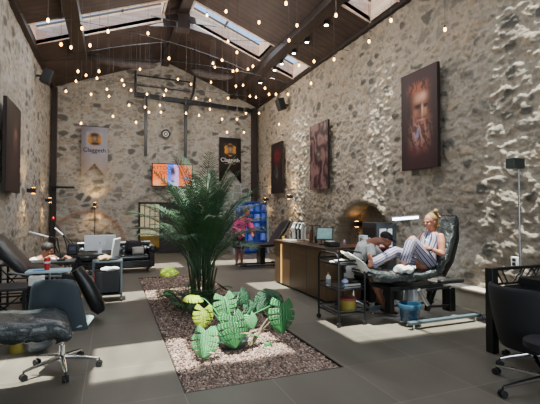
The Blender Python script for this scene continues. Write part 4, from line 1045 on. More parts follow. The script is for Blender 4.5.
# cart left
t_ = thing('utility_cart', 'grey steel cart with black box shelf beside the sofa, cloths on top', 'cart', (-.06, 7.4, 0))
for sx in (-1, 1):
    for sy in (-1, 1):
        q = MB(); q.bar((sx * .22, sy * .17, .05), (sx * .22, sy * .17, .68), .028); q.build('leg', mat('grey_steel', '#566066', .4, .4), t_)
        q = MB(); q.cyl((sx * .22 - .01, sy * .17, .028), (sx * .22 + .01, sy * .17, .028), .028); q.build('caster', 'rubber', t_)
q = MB(); q.box((0, 0, .67), (.47, .37, .025)); q.build('top_shelf', mat('grey_steel', '#566066', .4, .4), t_)
q = MB(); q.box((0, 0, .12), (.47, .37, .02)); q.build('bottom_shelf', 'steel', t_)
q = MB(); q.box((0, -.0, .33), (.40, .34, .36)); q.build('black_box', 'black', t_, bevel=.01)
q = MB(); q.box((-.205, -.172, .33), (.02, .01, .34)); q.build('red_strip', 'red', t_)
def crumple(name, label, cat, loc, r, m, seed, parent=None):
    q = MB(); q.ell((0, 0, r[2]), r, n=24, m=14); q.v = [tuple(Vector(p) + Vector((1, 1, .8)) * noise.noise(Vector(p) * 16 + Vector((seed, 0, 0))) * min(r) * .6) for p in q.v]
    q.v = [(a, b_, max(c_, .001)) for a, b_, c_ in q.v]
    o = q.build(name, m, None, sharp=25); o.location = loc; tag(o, label, cat)
crumple('crumpled_cloth', 'tan crumpled cloth on top of the grey utility cart', 'cloth', (-.10, 7.32, .683), (.12, .10, .045), mat('tan_cloth', '#a08a68', .9, var=.3, vs=20), 1)
crumple('plastic_wrap', 'white crumpled wrap hanging out above the cart black box', 'plastic wrap', (-.02, 7.20, .515), (.15, .04, .04), 'cloth', 2)
# desk lamps left
def led_lamp(label, base, joint, a, c_, on=False):
    base = Vector(base); t_ = thing('desk_lamp', label, 'lamp', base); L_ = lambda p: Vector(p) - base
    q = MB(); q.cyl((0, 0, 0), (0, 0, .03), .06); q.build('base', 'steel', t_)
    q = MB(); q.tube([(0, 0, .03), L_(joint)], .010); q.tube([L_(joint), L_(c_)], .010); q.build('arm', 'steel', t_)
    q = MB(); q.bar(L_(a), L_(c_), .06, .02); q.build('light_bar', 'led' if on else 'white', t_, bevel=.006)
led_lamp('white bar desk lamp reaching left above the dark haired person', (-.75, 7.2, .72), P(57, 238, 7.2), P(30, 232, 7.0), P(48, 237, 7.1))
led_lamp('shorter white bar desk lamp tilted above the black desk clutter', (-.62, 7.85, .0), P(66, 243, 7.8), P(55, 228, 7.8), P(63, 235, 7.8))
t_ = thing('drink_can', 'red drink cup with white band on the pale tray', 'cup', tuple(P(47, 270, 5.70)))
q = MB(); q.lathe([(.028, 0), (.031, .02), (.036, .14), (.034, .15), (.0005, .15)], n=18); q.build('body', 'red', t_)
q = MB(); q.lathe([(.0352, .085), (.0375, .088), (.0375, .105), (.036, .108)], n=18); q.build('band', 'white', t_)
zt = P(47, 270, 5.70).z; xt = P(47, 270, 5.70).x
t_ = thing('work_tray', 'pale blue work tray on a thin pole stand under the red cup', 'tray', (xt + .02, 5.74, zt - .03))
q = MB(); q.box((0, 0, .014), (.50, .26, .028)); q.build('tray', mat('tray_blue', '#a9c4cf', .4), t_, bevel=.006)
q = MB(); q.box((-.1, -.05, .03), (.14, .1, .008)); q.build('paper_sheet', mat('blue_pad', '#4f90b8', .6), t_)
q = MB(); q.tube([(0, .05, .0), (0, .05, -(zt - .05))], .014); q.build('pole', 'silver', t_); q = MB(); q.lathe([(.14, 0), (.14, .012), (.02, .02)], (0, .05, -(zt - .03)), 20); q.build('base', 'steel', t_)
# dark cluttered instrument pole / speaker on stand by the column
t_ = thing('camera_tripod', 'dark tripod stand with drooping arm by the left corner column', 'stand', (-1.35, 11.2, 0))
for k in range(3):
    a = k * 2.09 + .4; q = MB(); q.tube([(0, 0, .75), (.35 * math.cos(a), .35 * math.sin(a), 0)], .015); q.build('leg', 'steel', t_)
q = MB(); q.tube([(0, 0, .7), (0, 0, 1.3)], .02); q.build('pole', 'steel', t_)
q = MB(); q.tube([(0, 0, 1.28), (.15, 0, 1.05), (.4, -.1, .7)], .014); q.build('arm', 'steel', t_); q = MB(); q.ell((0, 0, 1.33), (.03, .03, .05)); q.build('knob', 'red', t_)
t_ = thing('power_unit', 'black boxy power unit on the desk behind the second bar lamp', 'equipment', (-.66, 8.15, .72))
q = MB(); q.box((0, 0, .10), (.16, .2, .2)); q.build('housing', 'black', t_, bevel=.02)
q = MB(); q.box((0, -.11, .12), (.10, .01, .06)); q.build('display', mat('blue_glass', '#4d5870', .2), t_)
q = MB(); q.tube([(0, 0, .2), (-.05, 0, .28), (-.08, 0, .3)], .008); q.build('cable', 'rubber', t_)
t_ = thing('tissue_box', 'small white box on the floor behind the left foreground bed', 'box', (-.80, 5.30, .66))
q = MB(); q.box((0, 0, .05), (.15, .12, .10)); q.build('carton', 'paper', t_, bevel=.004); q = MB(); q.box((0, 0, .102), (.08, .03, .003)); q.build('slot', 'black', t_)
t_['label'] = 'small white tissue box on the low black workbench'

# ================================================================== COUNTER & RIGHT ITEMS
def counter_wood():
    m, nt, b = new_mat('counter_wood'); tc = nt.nodes.new('ShaderNodeTexCoord'); mp = nt.nodes.new('ShaderNodeMapping'); mp.inputs['Scale'].default_value = (6, 6, .8)
    nt.links.new(tc.outputs['Object'], mp.inputs['Vector']); n = nt.nodes.new('ShaderNodeTexNoise'); n.inputs['Scale'].default_value = 3; n.inputs['Detail'].default_value = 6
    nt.links.new(mp.outputs['Vector'], n.inputs['Vector']); r = nt.nodes.new('ShaderNodeValToRGB'); r.color_ramp.elements[0].color = lin('#463523'); r.color_ramp.elements[1].color = lin('#6b5236')
    nt.links.new(n.outputs['Fac'], r.inputs['Fac']); nt.links.new(r.outputs['Color'], b.inputs['Base Color']); b.inputs['Roughness'].default_value = .4
    return m
M['cwood'] = counter_wood()
t_ = thing('reception_counter', 'long brown wooden reception counter along the right side', 'counter', (3.6, 6.87, 0))
q = MB(); q.box((0, 0, .46), (.68, 2.20, .84)); q.build('body', 'cwood', t_, bevel=.006)
q = MB(); q.box((0, 0, .895), (.74, 2.26, .03)); q.build('worktop', mat('counter_top', '#463528', .3, var=.2), t_, bevel=.004)
q = MB(); q.box((.0, 0, .02), (.6, 2.12, .04)); q.build('plinth', 'black', t_)
q = MB(); q.box((-.345, .74, .44), (.012, .05, .80)); q.build('light_strip', 'gold', t_)
for y in (.3, -.4): 
    q = MB(); q.box((-.3405, y, .46), (.003, .006, .82)); q.build('seam', 'black', t_)
q = MB(); q.box((-.3405, .25, .70), (.003, 1.9, .005)); q.build('groove', 'black', t_)
CT = .91
# black cabinet next to the counter end
t_ = thing('side_cabinet', 'black side cabinet with a red top beyond the trolley', 'cabinet', (3.86, 5.70, 0))
t_.location = (4.16, 5.9, 0)
q = MB(); q.box((0, 0, .44), (.36, .66, .88)); q.build('body', 'black', t_, bevel=.006); q = MB(); q.box((0, 0, .895), (.38, .68, .03)); q.build('top', mat('red_top', '#7c2a22', .5), t_)
q = MB(); q.box((-.185, .0, .46), (.01, .58, .7)); q.build('door', 'steel', t_)
# mini clothes rack with hanging t-shirts
t_ = thing('garment_rack', 'small black rail on the counter hung with folded tees', 'rack', (3.62, 7.55, CT))
q = MB()
for y in (-.26, .26): q.tube([(-.1, y, 0), (0, y, .02), (0, y, .40)], .008); q.tube([(.1, y, 0), (0, y, .02)], .008)
q.tube([(0, -.26, .40), (0, .26, .40)], .008); q.build('rail', 'steel', t_)
for k in range(6):
    y = -.20 + k * .08; q = MB(); poly = [(-.10, 0), (-.10, .24), (-.14, .20), (-.16, .23), (-.07, .33), (-.03, .34), (0, .32), (.03, .34), (.07, .33), (.16, .23), (.14, .20), (.10, .24), (.10, 0)]
    q.prism(poly, (0, y, .03), (.75, .66, 0), (0, 0, 1), .02); o = q.build('hanging_tee', ['tee', 'darkfab', 'tee', 'darkfab', 'tee', 'tee'][k], None, bevel=.004); o.location = (3.62, 7.55, CT)
    tag(o, ['white tee hanging nearest on the counter rack', 'black tee hanging second nearest on the counter rack', 'white tee between the two black tees on the rack', 'black tee hanging fourth on the counter rack', 'white tee hanging fifth on the counter rack', 'white tee hanging farthest on the counter rack'][k], 'shirt', 'small tees on the counter rack')
# black wire display frame with bottle
t_ = thing('display_frame', 'black wire display frame on the counter between tees and tablet', 'display stand', (3.62, 6.92, CT))
q = MB()
for y in (-.17, .17):
    q.tube([(-.1, y, 0), (-.1, y, .28), (-.06, y, .33), (.06, y, .33), (.1, y, .28), (.1, y, 0)], .009, 8)
for x in (-.1, .1): q.tube([(x, -.17, .03), (x, .17, .03)], .009)
q.build('frame', 'steel', t_)
def bottle(label, loc, r, h, body, capm, cat='bottle', band=None):
    t_ = thing('bottle', label, cat, loc)
    q = MB(); q.lathe([(r * .95, 0), (r, .01), (r, h * .68), (r * .4, h * .8), (r * .38, h * .86)], n=18); q.build('body', body, t_)
    q = MB(); q.lathe([(r * .45, h * .85), (r * .45, h), (.0005, h)], n=14); q.build('cap', capm, t_)
    if band: q = MB(); q.lathe([(r * 1.0, h * .15), (r * 1.03, h * .16), (r * 1.03, h * .5), (r, h * .51)], n=18); q.build('wrap_label', band, t_)
M['amber'] = mat('amber_glass', '#6a3c1c', .15, coat=.5)
M['pink'] = mat('pink_plastic', '#b08088', .4)
bottle('amber bottle standing inside the black wire display frame', (3.60, 6.95, CT), .035, .25, 'amber', 'black')
bottle('short dark bottle next to the amber one in the display frame', (3.64, 6.82, CT), .03, .17, 'black', 'silver')
bottle('pink bottle standing on the red topped side cabinet', (4.08, 5.72, .912), .032, .15, 'pink', 'white')
bottle('small pale jar standing behind the tablet on the counter', (3.82, 6.1, CT), .03, .10, 'pink', 'white', 'jar')
# steel bowl & yellow item
t_ = thing('steel_tray', 'pale metal tray at the far end of the counter beside a yellow cup', 'tray', (3.45, 7.62, CT))
q = MB(); q.box((0, 0, .01), (.2, .26, .02)); q.build('tray', 'white', t_, bevel=.004); q = MB(); q.box((0, 0, .021), (.16, .22, .003)); q.build('liner', 'silver', t_)
t_ = thing('yellow_cup', 'small yellow cup at the far corner of the counter', 'cup', (3.40, 7.84, CT))
q = MB(); q.lathe([(.025, 0), (.032, .07), (.029, .07), (.022, .01)], n=14); q.build('cup', mat('cup_yellow', '#d8a848', .5), t_)
# tablet on stand
t_ = thing('tablet_stand', 'tablet till on an angled stand on the counter', 'tablet', (3.55, 6.32, CT), R(-38))
rot = Matrix.Rotation(R(-24), 3, 'X')
q = MB(); q.box((0, .0, .20), (.30, .016, .24), rot); q.build('case', 'black', t_, bevel=.006)
q = MB(); q.box(Vector((0, 0, .20)) + rot @ Vector((0, -.009, 0)), (.26, .003, .20), rot); q.build('screen', mat('tablet_screen', '#5b7a74', .2, emit='#6a8f88', es=.35, var=.3, vs=12), t_)
q = MB(); q.box((0, .02, .01), (.18, .16, .02)); q.bar((0, .04, .01), (0, .03, .16), .05, .02); q.build('stand', 'black', t_)
t_ = thing('receipt_printer', 'low black receipt printer with loose papers at the near end of the counter', 'printer', (3.5, 5.98, CT))
q = MB(); q.box((0, 0, .045), (.2, .22, .09)); q.build('housing', 'black', t_, bevel=.015); q = MB(); q.box((-.03, 0, .092), (.1, .14, .004)); q.build('paper_roll', 'paper', t_)
t_ = thing('label_box', 'white box with a black letter standing on the red topped cabinet', 'box', (4.12, 5.96, .912))
q = MB(); q.box((0, 0, .09), (.1, .14, .18)); q.build('carton', 'white', t_, bevel=.006); text_part('lettering', 'P', .11, 'black', t_, (-.052, 0, .09), (R(90), 0, R(-90)))

# trolley right (black tube frame)
t_ = thing('trolley', 'black tubular three shelf trolley in front of the counter', 'trolley', (2.95, 4.80, 0), R(90))
hx, hy = .27, .20
for sy in (-1, 1):
    q = MB(); y = sy * hy; q.tube([(-hx, y, .07), (-hx, y, .86), (-hx + .03, y, .925), (-hx + .09, y, .95), (hx - .09, y, .95), (hx - .03, y, .925), (hx, y, .86), (hx, y, .07)], .014, 10); q.build('side_frame', 'steel', t_)
for sx in (-1, 1):
    q = MB(); q.tube([(sx * hx, -hy, .86), (sx * hx, hy, .86)], .010); q.build('end_rail', 'steel', t_)
for z in (.80, .47, .15):
    q = MB(); q.box((0, 0, z), (2 * hx - .03, 2 * hy, .015)); q.build('shelf', 'black', t_)
    q = MB()
    for sy in (-1, 1): q.tube([(-hx, sy * hy, z + .05), (hx, sy * hy, z + .05)], .008)
    for sx in (-1, 1): q.tube([(sx * hx, -hy, z + .05), (sx * hx, hy, z + .05)], .008)
    q.build('guard_rail', 'steel', t_)
for sx in (-1, 1):
    for sy in (-1, 1):
        q = MB(); q.cyl((sx * hx - .012, sy * hy, .032), (sx * hx + .012, sy * hy, .032), .032); q.cyl((sx * hx, sy * hy, .03), (sx * hx, sy * hy, .09), .01); q.build('caster', 'rubber', t_)
TX, TY = 2.95, 4.80
bottle('white bottle with blue wrap on the middle trolley shelf', (TX + .0, TY - .10, .478), .045, .14, 'white', mat('blue_cap', '#2b5ea8', .4), band=mat('blue_band', '#3a6fb5', .5))
bottle('tall white bottle with yellow cap on the middle trolley shelf', (TX - .13, TY + .12, .478), .035, .18, 'white', 'yellow', band=mat('grey_band', '#8a8a86', .5))
bottle('slim dark pump bottle standing on the top trolley shelf', (TX - .04, TY + .02, .808), .022, .16, 'black', 'silver')
t_ = thing('yellow_tub', 'yellow tub with a red lid on the bottom trolley shelf', 'tub', (TX + .06, TY - .08, .158))
q = MB(); q.lathe([(.095, 0), (.11, .15), (.10, .15)], n=22); q.build('body', 'yellow', t_); q = MB(); q.lathe([(.0005, .19), (.105, .185), (.118, .175), (.118, .15), (.11, .145)][::-1], n=22); q.build('lid', mat('red_lid', '#7e3a34', .5), t_)
t_ = thing('paper_roll', 'cream paper roll lying along the middle trolley shelf', 'paper roll', (TX + .03, TY - .2, .508))
q = MB(); q.cyl((-.1, 0, 0), (.15, .02, 0), .028, n=18); q.build('roll', 'paper', t_); q = MB(); q.cyl((-.103, 0, 0), (-.1, 0, 0), .012); q.build('core', 'black', t_)
crumple('folded_cloth', 'white folded cloth lying on the top trolley shelf', 'cloth', (TX - .08, TY - .12, .81), (.17, .09, .025), 'cloth', 5)
q = MB(); nu, nv = 22, 12; vs = []
for i in range(nu + 1):
    for j in range(nv + 1):
        u_, v_ = i / nu, j / nv; x = TX - .06 + .34 * u_; z = .93 - .26 * u_ ** 1.3 + .025 * math.sin(v_ * 6 + u_ * 3); y = TY - .34 + .26 * v_ + .02 * math.sin(u_ * 8)
        vs.append((x - .07 * math.sin(v_ * 3.1) * u_, y, z + .05 * v_))
q.add(vs, [(i * (nv + 1) + j, i * (nv + 1) + j + 1, (i + 1) * (nv + 1) + j + 1, (i + 1) * (nv + 1) + j) for i in range(nu) for j in range(nv)])
o = q.build('draped_towel', 'cloth', None, solid=.012, sub=1); tag(o, 'white towel draped off the trolley corner toward the bed', 'towel')

# LED light bar on stand behind the client
t_ = thing('led_work_light', 'bright white LED bar lamp on a stand above the reclining woman', 'lamp', (3.95, 5.75, 0)); O3 = Vector(t_.location)
a, c_ = P(393, 219, 5.6) - O3, P(418, 217, 5.5) - O3
q = MB(); q.bar(a, c_, .05, .05); q.build('light_bar', 'led', t_, bevel=.006)
q = MB(); q.bar(a + Vector((-.02, 0, .028)), c_ + Vector((.02, 0, .028)), .06, .02); q.build('housing', 'white', t_)
m_ = (a + c_) / 2
q = MB(); q.tube([(.50, -.02, .03), (.50, -.02, 1.2), m_ + Vector((0, .05, .06))], .013); q.build('pole', 'steel', t_)
q = MB(); q.lathe([(.15, 0), (.15, .02), (.02, .03)], (.50, -.02, 0), 20); q.build('base', 'steel', t_)
l = bpy.data.lights.new('led_light', 'AREA'); l.shape = 'RECTANGLE'; l.size = .35; l.size_y = .05; l.energy = 9; l.color = (.8, .9, 1)
lo = bpy.data.objects.new('led_light', l); COL.objects.link(lo); lo.parent = t_; lo.location = m_ + Vector((0, 0, -.035))
# dark tall cabinet with a pale notice
t_ = thing('tall_cabinet', 'dark tall cabinet against the wall behind the seated artist', 'cabinet', (4.62, 6.15, 0))
t_.location = (4.75, 6.35, 0)
q = MB(); q.box((0, 0, .65), (.45, .45, 1.3)); q.build('body', mat('cab_dark', '#2a2c2e', .5), t_, bevel=.008); q = MB(); q.box((-.232, -.02, .66), (.012, .38, 1.1)); q.build('door', 'black', t_)
q = MB(); q.box((-.02, -.2275, 1.02), (.28, .006, .34)); o = q.build('paper_notice', 'paper', None); o.location = (4.75, 6.35, 0); tag(o, 'pale paper notice stuck on the tall dark cabinet', 'notice')

# ================================================================== BLUE SHELF, far right
t_ = thing('lit_shelf', 'pale framed shelf unit glowing blue in the far right corner', 'shelf', (4.70, 13.9, 0)); W_, H_ = 1.30, 1.9
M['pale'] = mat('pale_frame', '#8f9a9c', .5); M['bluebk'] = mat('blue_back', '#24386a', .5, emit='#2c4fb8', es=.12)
for sx in (-1, 1):
    q = MB(); q.box((sx * W_ / 2, 0, H_ / 2), (.09, .4, H_)); q.build('side_panel', 'pale', t_)
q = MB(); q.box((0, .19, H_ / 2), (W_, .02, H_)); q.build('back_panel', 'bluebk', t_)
for k in range(6):
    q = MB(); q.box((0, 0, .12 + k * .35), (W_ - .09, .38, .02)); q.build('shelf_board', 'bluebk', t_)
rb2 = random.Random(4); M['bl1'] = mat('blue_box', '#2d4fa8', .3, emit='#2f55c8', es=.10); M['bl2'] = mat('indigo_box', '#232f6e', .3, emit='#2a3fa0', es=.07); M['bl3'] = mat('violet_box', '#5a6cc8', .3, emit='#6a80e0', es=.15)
for k in range(5):
    for j in range(5):
        q = MB(); w__ = rb2.uniform(.15, .19); hh = rb2.uniform(.18, .28); q.loft([(0, 0, 0), (0, 0, .01), (0, 0, hh - .03), (0, 0, hh)], [(w__ / 2 - .01, .09), (w__ / 2, .1), (w__ / 2, .1), (w__ / 2 - .02, .06)], 14, e=4, up=(0, 1, 0))
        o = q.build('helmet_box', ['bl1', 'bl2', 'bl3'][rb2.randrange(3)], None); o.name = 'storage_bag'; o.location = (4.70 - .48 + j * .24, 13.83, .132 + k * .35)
        tag(o, 'rounded blue bag standing on the glowing blue shelf unit', 'bag', 'blue bags on the lit shelf')
# leaning frame in front of column
t_ = thing('leaning_frame', 'pale metal a-frame standing on top of the blue shelf', 'frame', (4.18, 13.9, 1.9))
q = MB(); q.bar((-.16, 0, 0), (-.08, 0, .62), .03); q.bar((.22, 0, 0), (.16, 0, .62), .03); q.bar((-.08, 0, .62), (.16, 0, .62), .03); q.bar((-.12, 0, .3), (.19, 0, .3), .02); q.build('frame', 'pale', t_)
q = MB(); q.prism([(-.12, .04), (.19, .04), (.14, .58), (-.07, .58)], (0, .0, .0), (1, 0, 0), (0, 0, 1), .006); q.build('sheet', mat('grey_sheet', '#77756e', .8), t_)

# ================================================================== PEOPLE
def head(mb, c, f, up, s=1.0):
    f = Vector(f).normalized(); up = Vector(up); up = (up - f * up.dot(f)).normalized(); r_ = f.cross(up)
    rot = Matrix((r_, f, up)).transposed(); c = Vector(c)
    def a(p, rad, n=14): mb.ell(c + rot @ (Vector(p) * s), [k * s for k in rad], rot, n=n)
    a((0, -.008, .022), (.075, .094, .092), 20); a((0, .03, -.045), (.055, .060, .062)); a((0, .062, -.082), (.026, .024, .022))
    a((0, .088, -.018), (.013, .022, .024)); a((0, .098, -.030), (.015, .014, .012)); a((0, .078, .014), (.045, .016, .012))
    a((0, .084, -.058), (.022, .010, .007)); a((-.036, .068, -.03), (.022, .02, .02)); a((.036, .068, -.03), (.022, .02, .02))
    for sg in (-1, 1): a((sg * .076, -.006, -.012), (.008, .018, .029))
    return rot
def hand(mb, w, d, n, s=1.0, curl=.5, side=1):
    """w wrist, d finger direction, n palm-facing direction; side = where the thumb leaves"""
    w, d = Vector(w), Vector(d).normalized(); n = Vector(n); n = (n - d * n.dot(d)).normalized(); sd = d.cross(n) * side
    mb.ell(w + d * .045 * s, (.040 * s, .048 * s, .015 * s), Matrix((sd, d, n)).transposed())
    for k, L in enumerate((.068, .078, .073, .056)):
        b0 = w + d * .082 * s + sd * (.028 - .0185 * k) * s; d1 = (d * math.cos(curl * .6) + n * math.sin(curl * .6)); d2 = (d * math.cos(curl * 1.6) + n * math.sin(curl * 1.6)); d3 = (d * math.cos(curl * 2.4) + n * math.sin(curl * 2.4))
        p1 = b0 + d1 * L * .45 * s; p2 = p1 + d2 * L * .3 * s; p3 = p2 + d3 * L * .25 * s
        mb.cap2(b0 - d * .02 * s, p1, .0088 * s, .0082 * s, 8); mb.cap2(p1, p2, .0082 * s, .0075 * s, 8); mb.cap2(p2, p3, .0075 * s, .0065 * s, 8)
    t0 = w + d * .025 * s + sd * .03 * s; t1 = t0 + (sd * .75 + d * .6 + n * .3).normalized() * .038 * s; t2 = t1 + (d * .9 + sd * .2 + n * .4).normalized() * .03 * s
    mb.cap2(t0, t1, .0115 * s, .0095 * s, 8); mb.cap2(t1, t2, .0095 * s, .008 * s, 8)
def limb(mb, a, b_, c_, r0, r1, r2, r3, bulge=1.12):
    a, b_, c_ = Vector(a), Vector(b_), Vector(c_)
    pts = [a, a.lerp(b_, .35), a.lerp(b_, .75), b_]; mb.loft(pts, [(r0, r0), (r0 * bulge, r0 * bulge), ((r0 + r1) / 2, (r0 + r1) / 2), (r1, r1)], 14)
    mb.ell(a, (r0,) * 3); mb.ell(b_, (r1 * 1.02,) * 3)
    pts = [b_, b_.lerp(c_, .3), b_.lerp(c_, .7), c_]; mb.loft(pts, [(r1, r1), (r2, r2), ((r2 + r3) / 2, (r2 + r3) / 2), (r3, r3)], 14); mb.ell(c_, (r3,) * 3)
def foot(mb, ank, d, up, s=1.0):
    ank, d = Vector(ank), Vector(d).normalized(); up = Vector(up); up = (up - d * up.dot(d)).normalized(); x = d.cross(up); rot = Matrix((x, d, up)).transposed()
    mb.ell(ank + d * .02 * s - up * .035 * s, (.035 * s, .06 * s, .035 * s), rot); mb.ell(ank + d * .10 * s - up * .045 * s, (.042 * s, .085 * s, .026 * s), rot)
    for k in range(5): mb.ell(ank + d * (.185 - .012 * k) * s - up * .05 * s + x * (.028 - .015 * k) * s, (.010 * s, .018 * s, .010 * s), rot, n=8, m=6)
def torso(mb, pel, ch, nk, wa, hip_w, ch_w, fwd, grow=0.0, uvs=False):
    pel, ch, nk = Vector(pel), Vector(ch), Vector(nk); fwd = Vector(fwd); side = fwd.cross((ch - pel)).normalized()
    up = fwd
    pts = [pel - (ch - pel) * .22, pel, pel.lerp(ch, .45) - fwd * .0, ch, ch.lerp(nk, .55), nk]
    g = grow; rr_ = [(hip_w * .75 + g, .09 + g), (hip_w + g, .115 + g), (wa + g, .095 + g), (ch_w + g, .115 + g), (ch_w * .88 + g, .085 + g), (.055 + g * .5, .055 + g * .5)]
    mb.loft(pts, rr_, 24, up=up, uvs=uvs, e=2.2)
    if not uvs: mb.ell(pel - (ch - pel) * .15, (hip_w * .8,) * 3)
def eyes(parent, c, rot, s=1.0, glasses=False):
    q = MB()
    for sg in (-1, 1):
        q = MB(); q.ell(Vector(c) + rot @ (Vector((sg * .031, .079, .0)) * s), (.010 * s, .008 * s, .006 * s), rot, n=10, m=6); q.build('eye', mat('eye_dark', '#1c1512', .3), parent)
    q = MB(); q.ell(Vector(c) + rot @ (Vector((0, .090, -.058)) * s), (.022 * s, .006 * s, .005 * s), rot, n=10, m=6); q.build('lips', mat('lips', '#8e4a42', .5), parent)
def stripe_mat(freq=9.0):
    m, nt, b = new_mat('striped_fabric'); uv = nt.nodes.new('ShaderNodeUVMap'); sp = nt.nodes.new('ShaderNodeSeparateXYZ'); nt.links.new(uv.outputs[0], sp.inputs[0])
    mu = nt.nodes.new('ShaderNodeMath'); mu.operation = 'MULTIPLY'; mu.inputs[1].default_value = freq; nt.links.new(sp.outputs['X'], mu.inputs[0])
    fr = nt.nodes.new('ShaderNodeMath'); fr.operation = 'FRACT'; nt.links.new(mu.outputs[0], fr.inputs[0])
    r = nt.nodes.new('ShaderNodeValToRGB'); r.color_ramp.interpolation = 'CONSTANT'; e = r.color_ramp.elements
    e[0].position = 0; e[0].color = lin('#223566'); e[1].position = .36; e[1].color = lin('#a5a2ac')
    x = e.new(.60); x.color = lin('#7c5054'); x = e.new(.76); x.color = lin('#a5a2ac')
    nt.links.new(fr.outputs[0], r.inputs['Fac']); nt.links.new(r.outputs['Color'], b.inputs['Base Color']); b.inputs['Roughness'].default_value = .85
    return m
M['stripe'] = stripe_mat(6.0)
# --- reclining woman (root at pelvis point on the bed)
t_ = thing('person', 'woman with blonde updo in striped jumpsuit reclining on the film wrapped bed', 'person', (4.20, 4.60, .70)); RO = Vector(t_.location)
def A(x, y, z): return Vector((x, y, z)) - RO
pel, ch, nk = A(4.24, 4.60, .80), A(4.36, 4.60, 1.08), A(4.365, 4.60, 1.235); hc = A(4.325, 4.58, 1.36)
b = MB(); torso(b, pel, ch, nk, .125, .165, .165, (-1, 0, .35))
b.cap2(nk - Vector((0, 0, .05)), hc - Vector((-.015, 0, .06)), .05, .046)
rot = head(b, hc, (-1, -.08, -.10), (0, 0, 1), 1.0)
shL, shR = A(4.37, 4.43, 1.15), A(4.37, 4.77, 1.15)
elL, wrL = A(4.32, 4.36, .91), A(4.13, 4.40, .99)
elR, wrR = A(4.22, 4.84, .93), A(4.10, 4.66, 1.02)
limb(b, shL, elL, wrL, .050, .038, .036, .024); limb(b, shR, elR, wrR, .048, .036, .034, .024)
hand(b, wrL, (-.9, .25, .35), (.1, .9, -.3), .95, .6, -1); hand(b, wrR, (-.8, -.5, .2), (0, -.3, -1), .95, .6, 1)
hpL, hpR = A(4.22, 4.50, .79), A(4.22, 4.70, .79)
knL, anL = A(3.90, 4.48, 1.10), A(3.76, 4.50, .76)
knR, anR = A(3.80, 4.72, .93), A(3.36, 4.70, .76)
limb(b, hpL, knL, anL, .082, .058, .056, .036); limb(b, hpR, knR, anR, .080, .056, .054, .036)
foot(b, anL + Vector((-.005, 0, -.01)), (-1, 0, -.25), (-.1, 0, 1)); foot(b, anR, (-.5, -.2, .8), (-.9, 0, -.4), .95)
b.build('body', 'skin', t_, remesh=.0075)
c = MB()
torso(c, pel, ch, ch.lerp(nk, .93), .130, .172, .160, (-1, 0, .35), .013, True)
def pant(a_, k_, e_, r0, r1, r2, stop=.86, flare=.075):
    e2 = k_.lerp(e_, stop); c.loft([a_.lerp(k_, -.12), a_, a_.lerp(k_, .4), a_.lerp(k_, .8), k_, k_.lerp(e2, .12), k_.lerp(e2, .5), e2], [(r0 * .9,) * 2, (r0, r0), (r0 * 1.05,) * 2, (r1 * 1.1,) * 2, (r1 * 1.05, r1 * 1.05), (r1 * 1.05,) * 2, (r2, r2), (flare, flare)], 24, uvs=True, up=(0, 1, 0))
pant(hpL, knL, anL, .098, .072, .070); pant(hpR, knR, anR, .096, .070, .068, .93, .072)
c.build('striped_jumpsuit', 'stripe', t_, sharp=0)
# strap over shoulder and pale inner top
c = MB(); c.loft([A(4.235, 4.60, 1.00), A(4.245, 4.575, 1.10), A(4.285, 4.56, 1.17)], [(.05, .012), (.055, .012), (.03, .010)], 12, up=(-1, 0, .4)); c.build('inner_top', 'tee', t_)
# hair: cap plus messy bun
c = MB(); c.ell(hc + rot @ Vector((0, -.028, .038)), (.086, .094, .088), rot, n=22, m=14); c.ell(hc + rot @ Vector((0, -.085, -.03)), (.070, .055, .10), rot, n=18); c.ell(hc + rot @ Vector((0, -.10, .08)), (.065, .06, .06), rot, n=18)
for k in range(26):
    v_ = Vector((rp.uniform(-.06, .06), rp.uniform(-.16, -.03), rp.uniform(-.09, .15))); c.ell(hc + rot @ v_, (rp.uniform(.018, .034),) * 3, n=10, m=7)
c.v = [tuple(Vector(p) + Vector((1, 1, 1)) * noise.noise(Vector(p) * 55) * .008) for p in c.v]; c.build('hair', 'hairb', t_)
eyes(t_, hc, rot)
c = MB()
for sg in (-1, 1):
    for k in range(16):
        a0, a1 = k / 16 * 6.283, (k + 1) / 16 * 6.283; f_ = lambda a_: hc + rot @ Vector((sg * .034 + .022 * math.cos(a_), .094, .002 + .017 * math.sin(a_))); c.bar(f_(a0), f_(a1), .0025)
c.bar(hc + rot @ Vector((.056, .09, .004)), hc + rot @ Vector((.076, 0, .0)), .0025); c.bar(hc + rot @ Vector((-.056, .09, .004)), hc + rot @ Vector((-.076, 0, .0)), .0025); c.build('glasses', 'black', t_)
c = MB(); dW = (wrL - elL).normalized(); c.cyl(wrL - dW * .035, wrL - dW * .012, .030, n=18); wt = c.build('watch', 'black', t_)
c = MB(); c.ell(wrL - dW * .023 + Vector((0, -.028, .004)), (.016, .006, .016)); c.build('dial', 'silver', wt)
for ft, lab in ((anL, 'near'),):
    pass
crumple('pillow_pad', 'white crumpled pad under the woman\'s raised foot on the bed', 'pad', (3.74, 4.46, .66), (.15, .12, .055), 'cloth', 9)
t_ = thing('wall_outlet', 'small pale electrical outlet low on the right stone wall by the lamp pole', 'outlet', (XR - .12, 3.98, .80), R(-90))
q = MB(); q.box((0, 0, 0), (.10, .05, .14)); q.build('plate', 'paper', t_, bevel=.006)
q = MB(); q.box((0, -.028, .03), (.05, .01, .04)); q.box((0, -.028, -.03), (.05, .01, .04)); q.build('socket', 'black', t_)
q = MB(); pts = [(4.80 + .12 * math.cos(k * .5) * (1 - k * .008) + k * .004, 4.28 + .10 * math.sin(k * .55) - k * .003, .02 + .012 * (k % 3)) for k in range(46)]
q.tube(pts, .009, 6); tag(q.build('power_cable', 'silver'), 'tangled grey power cable on the floor by the stone ledge', 'cable')
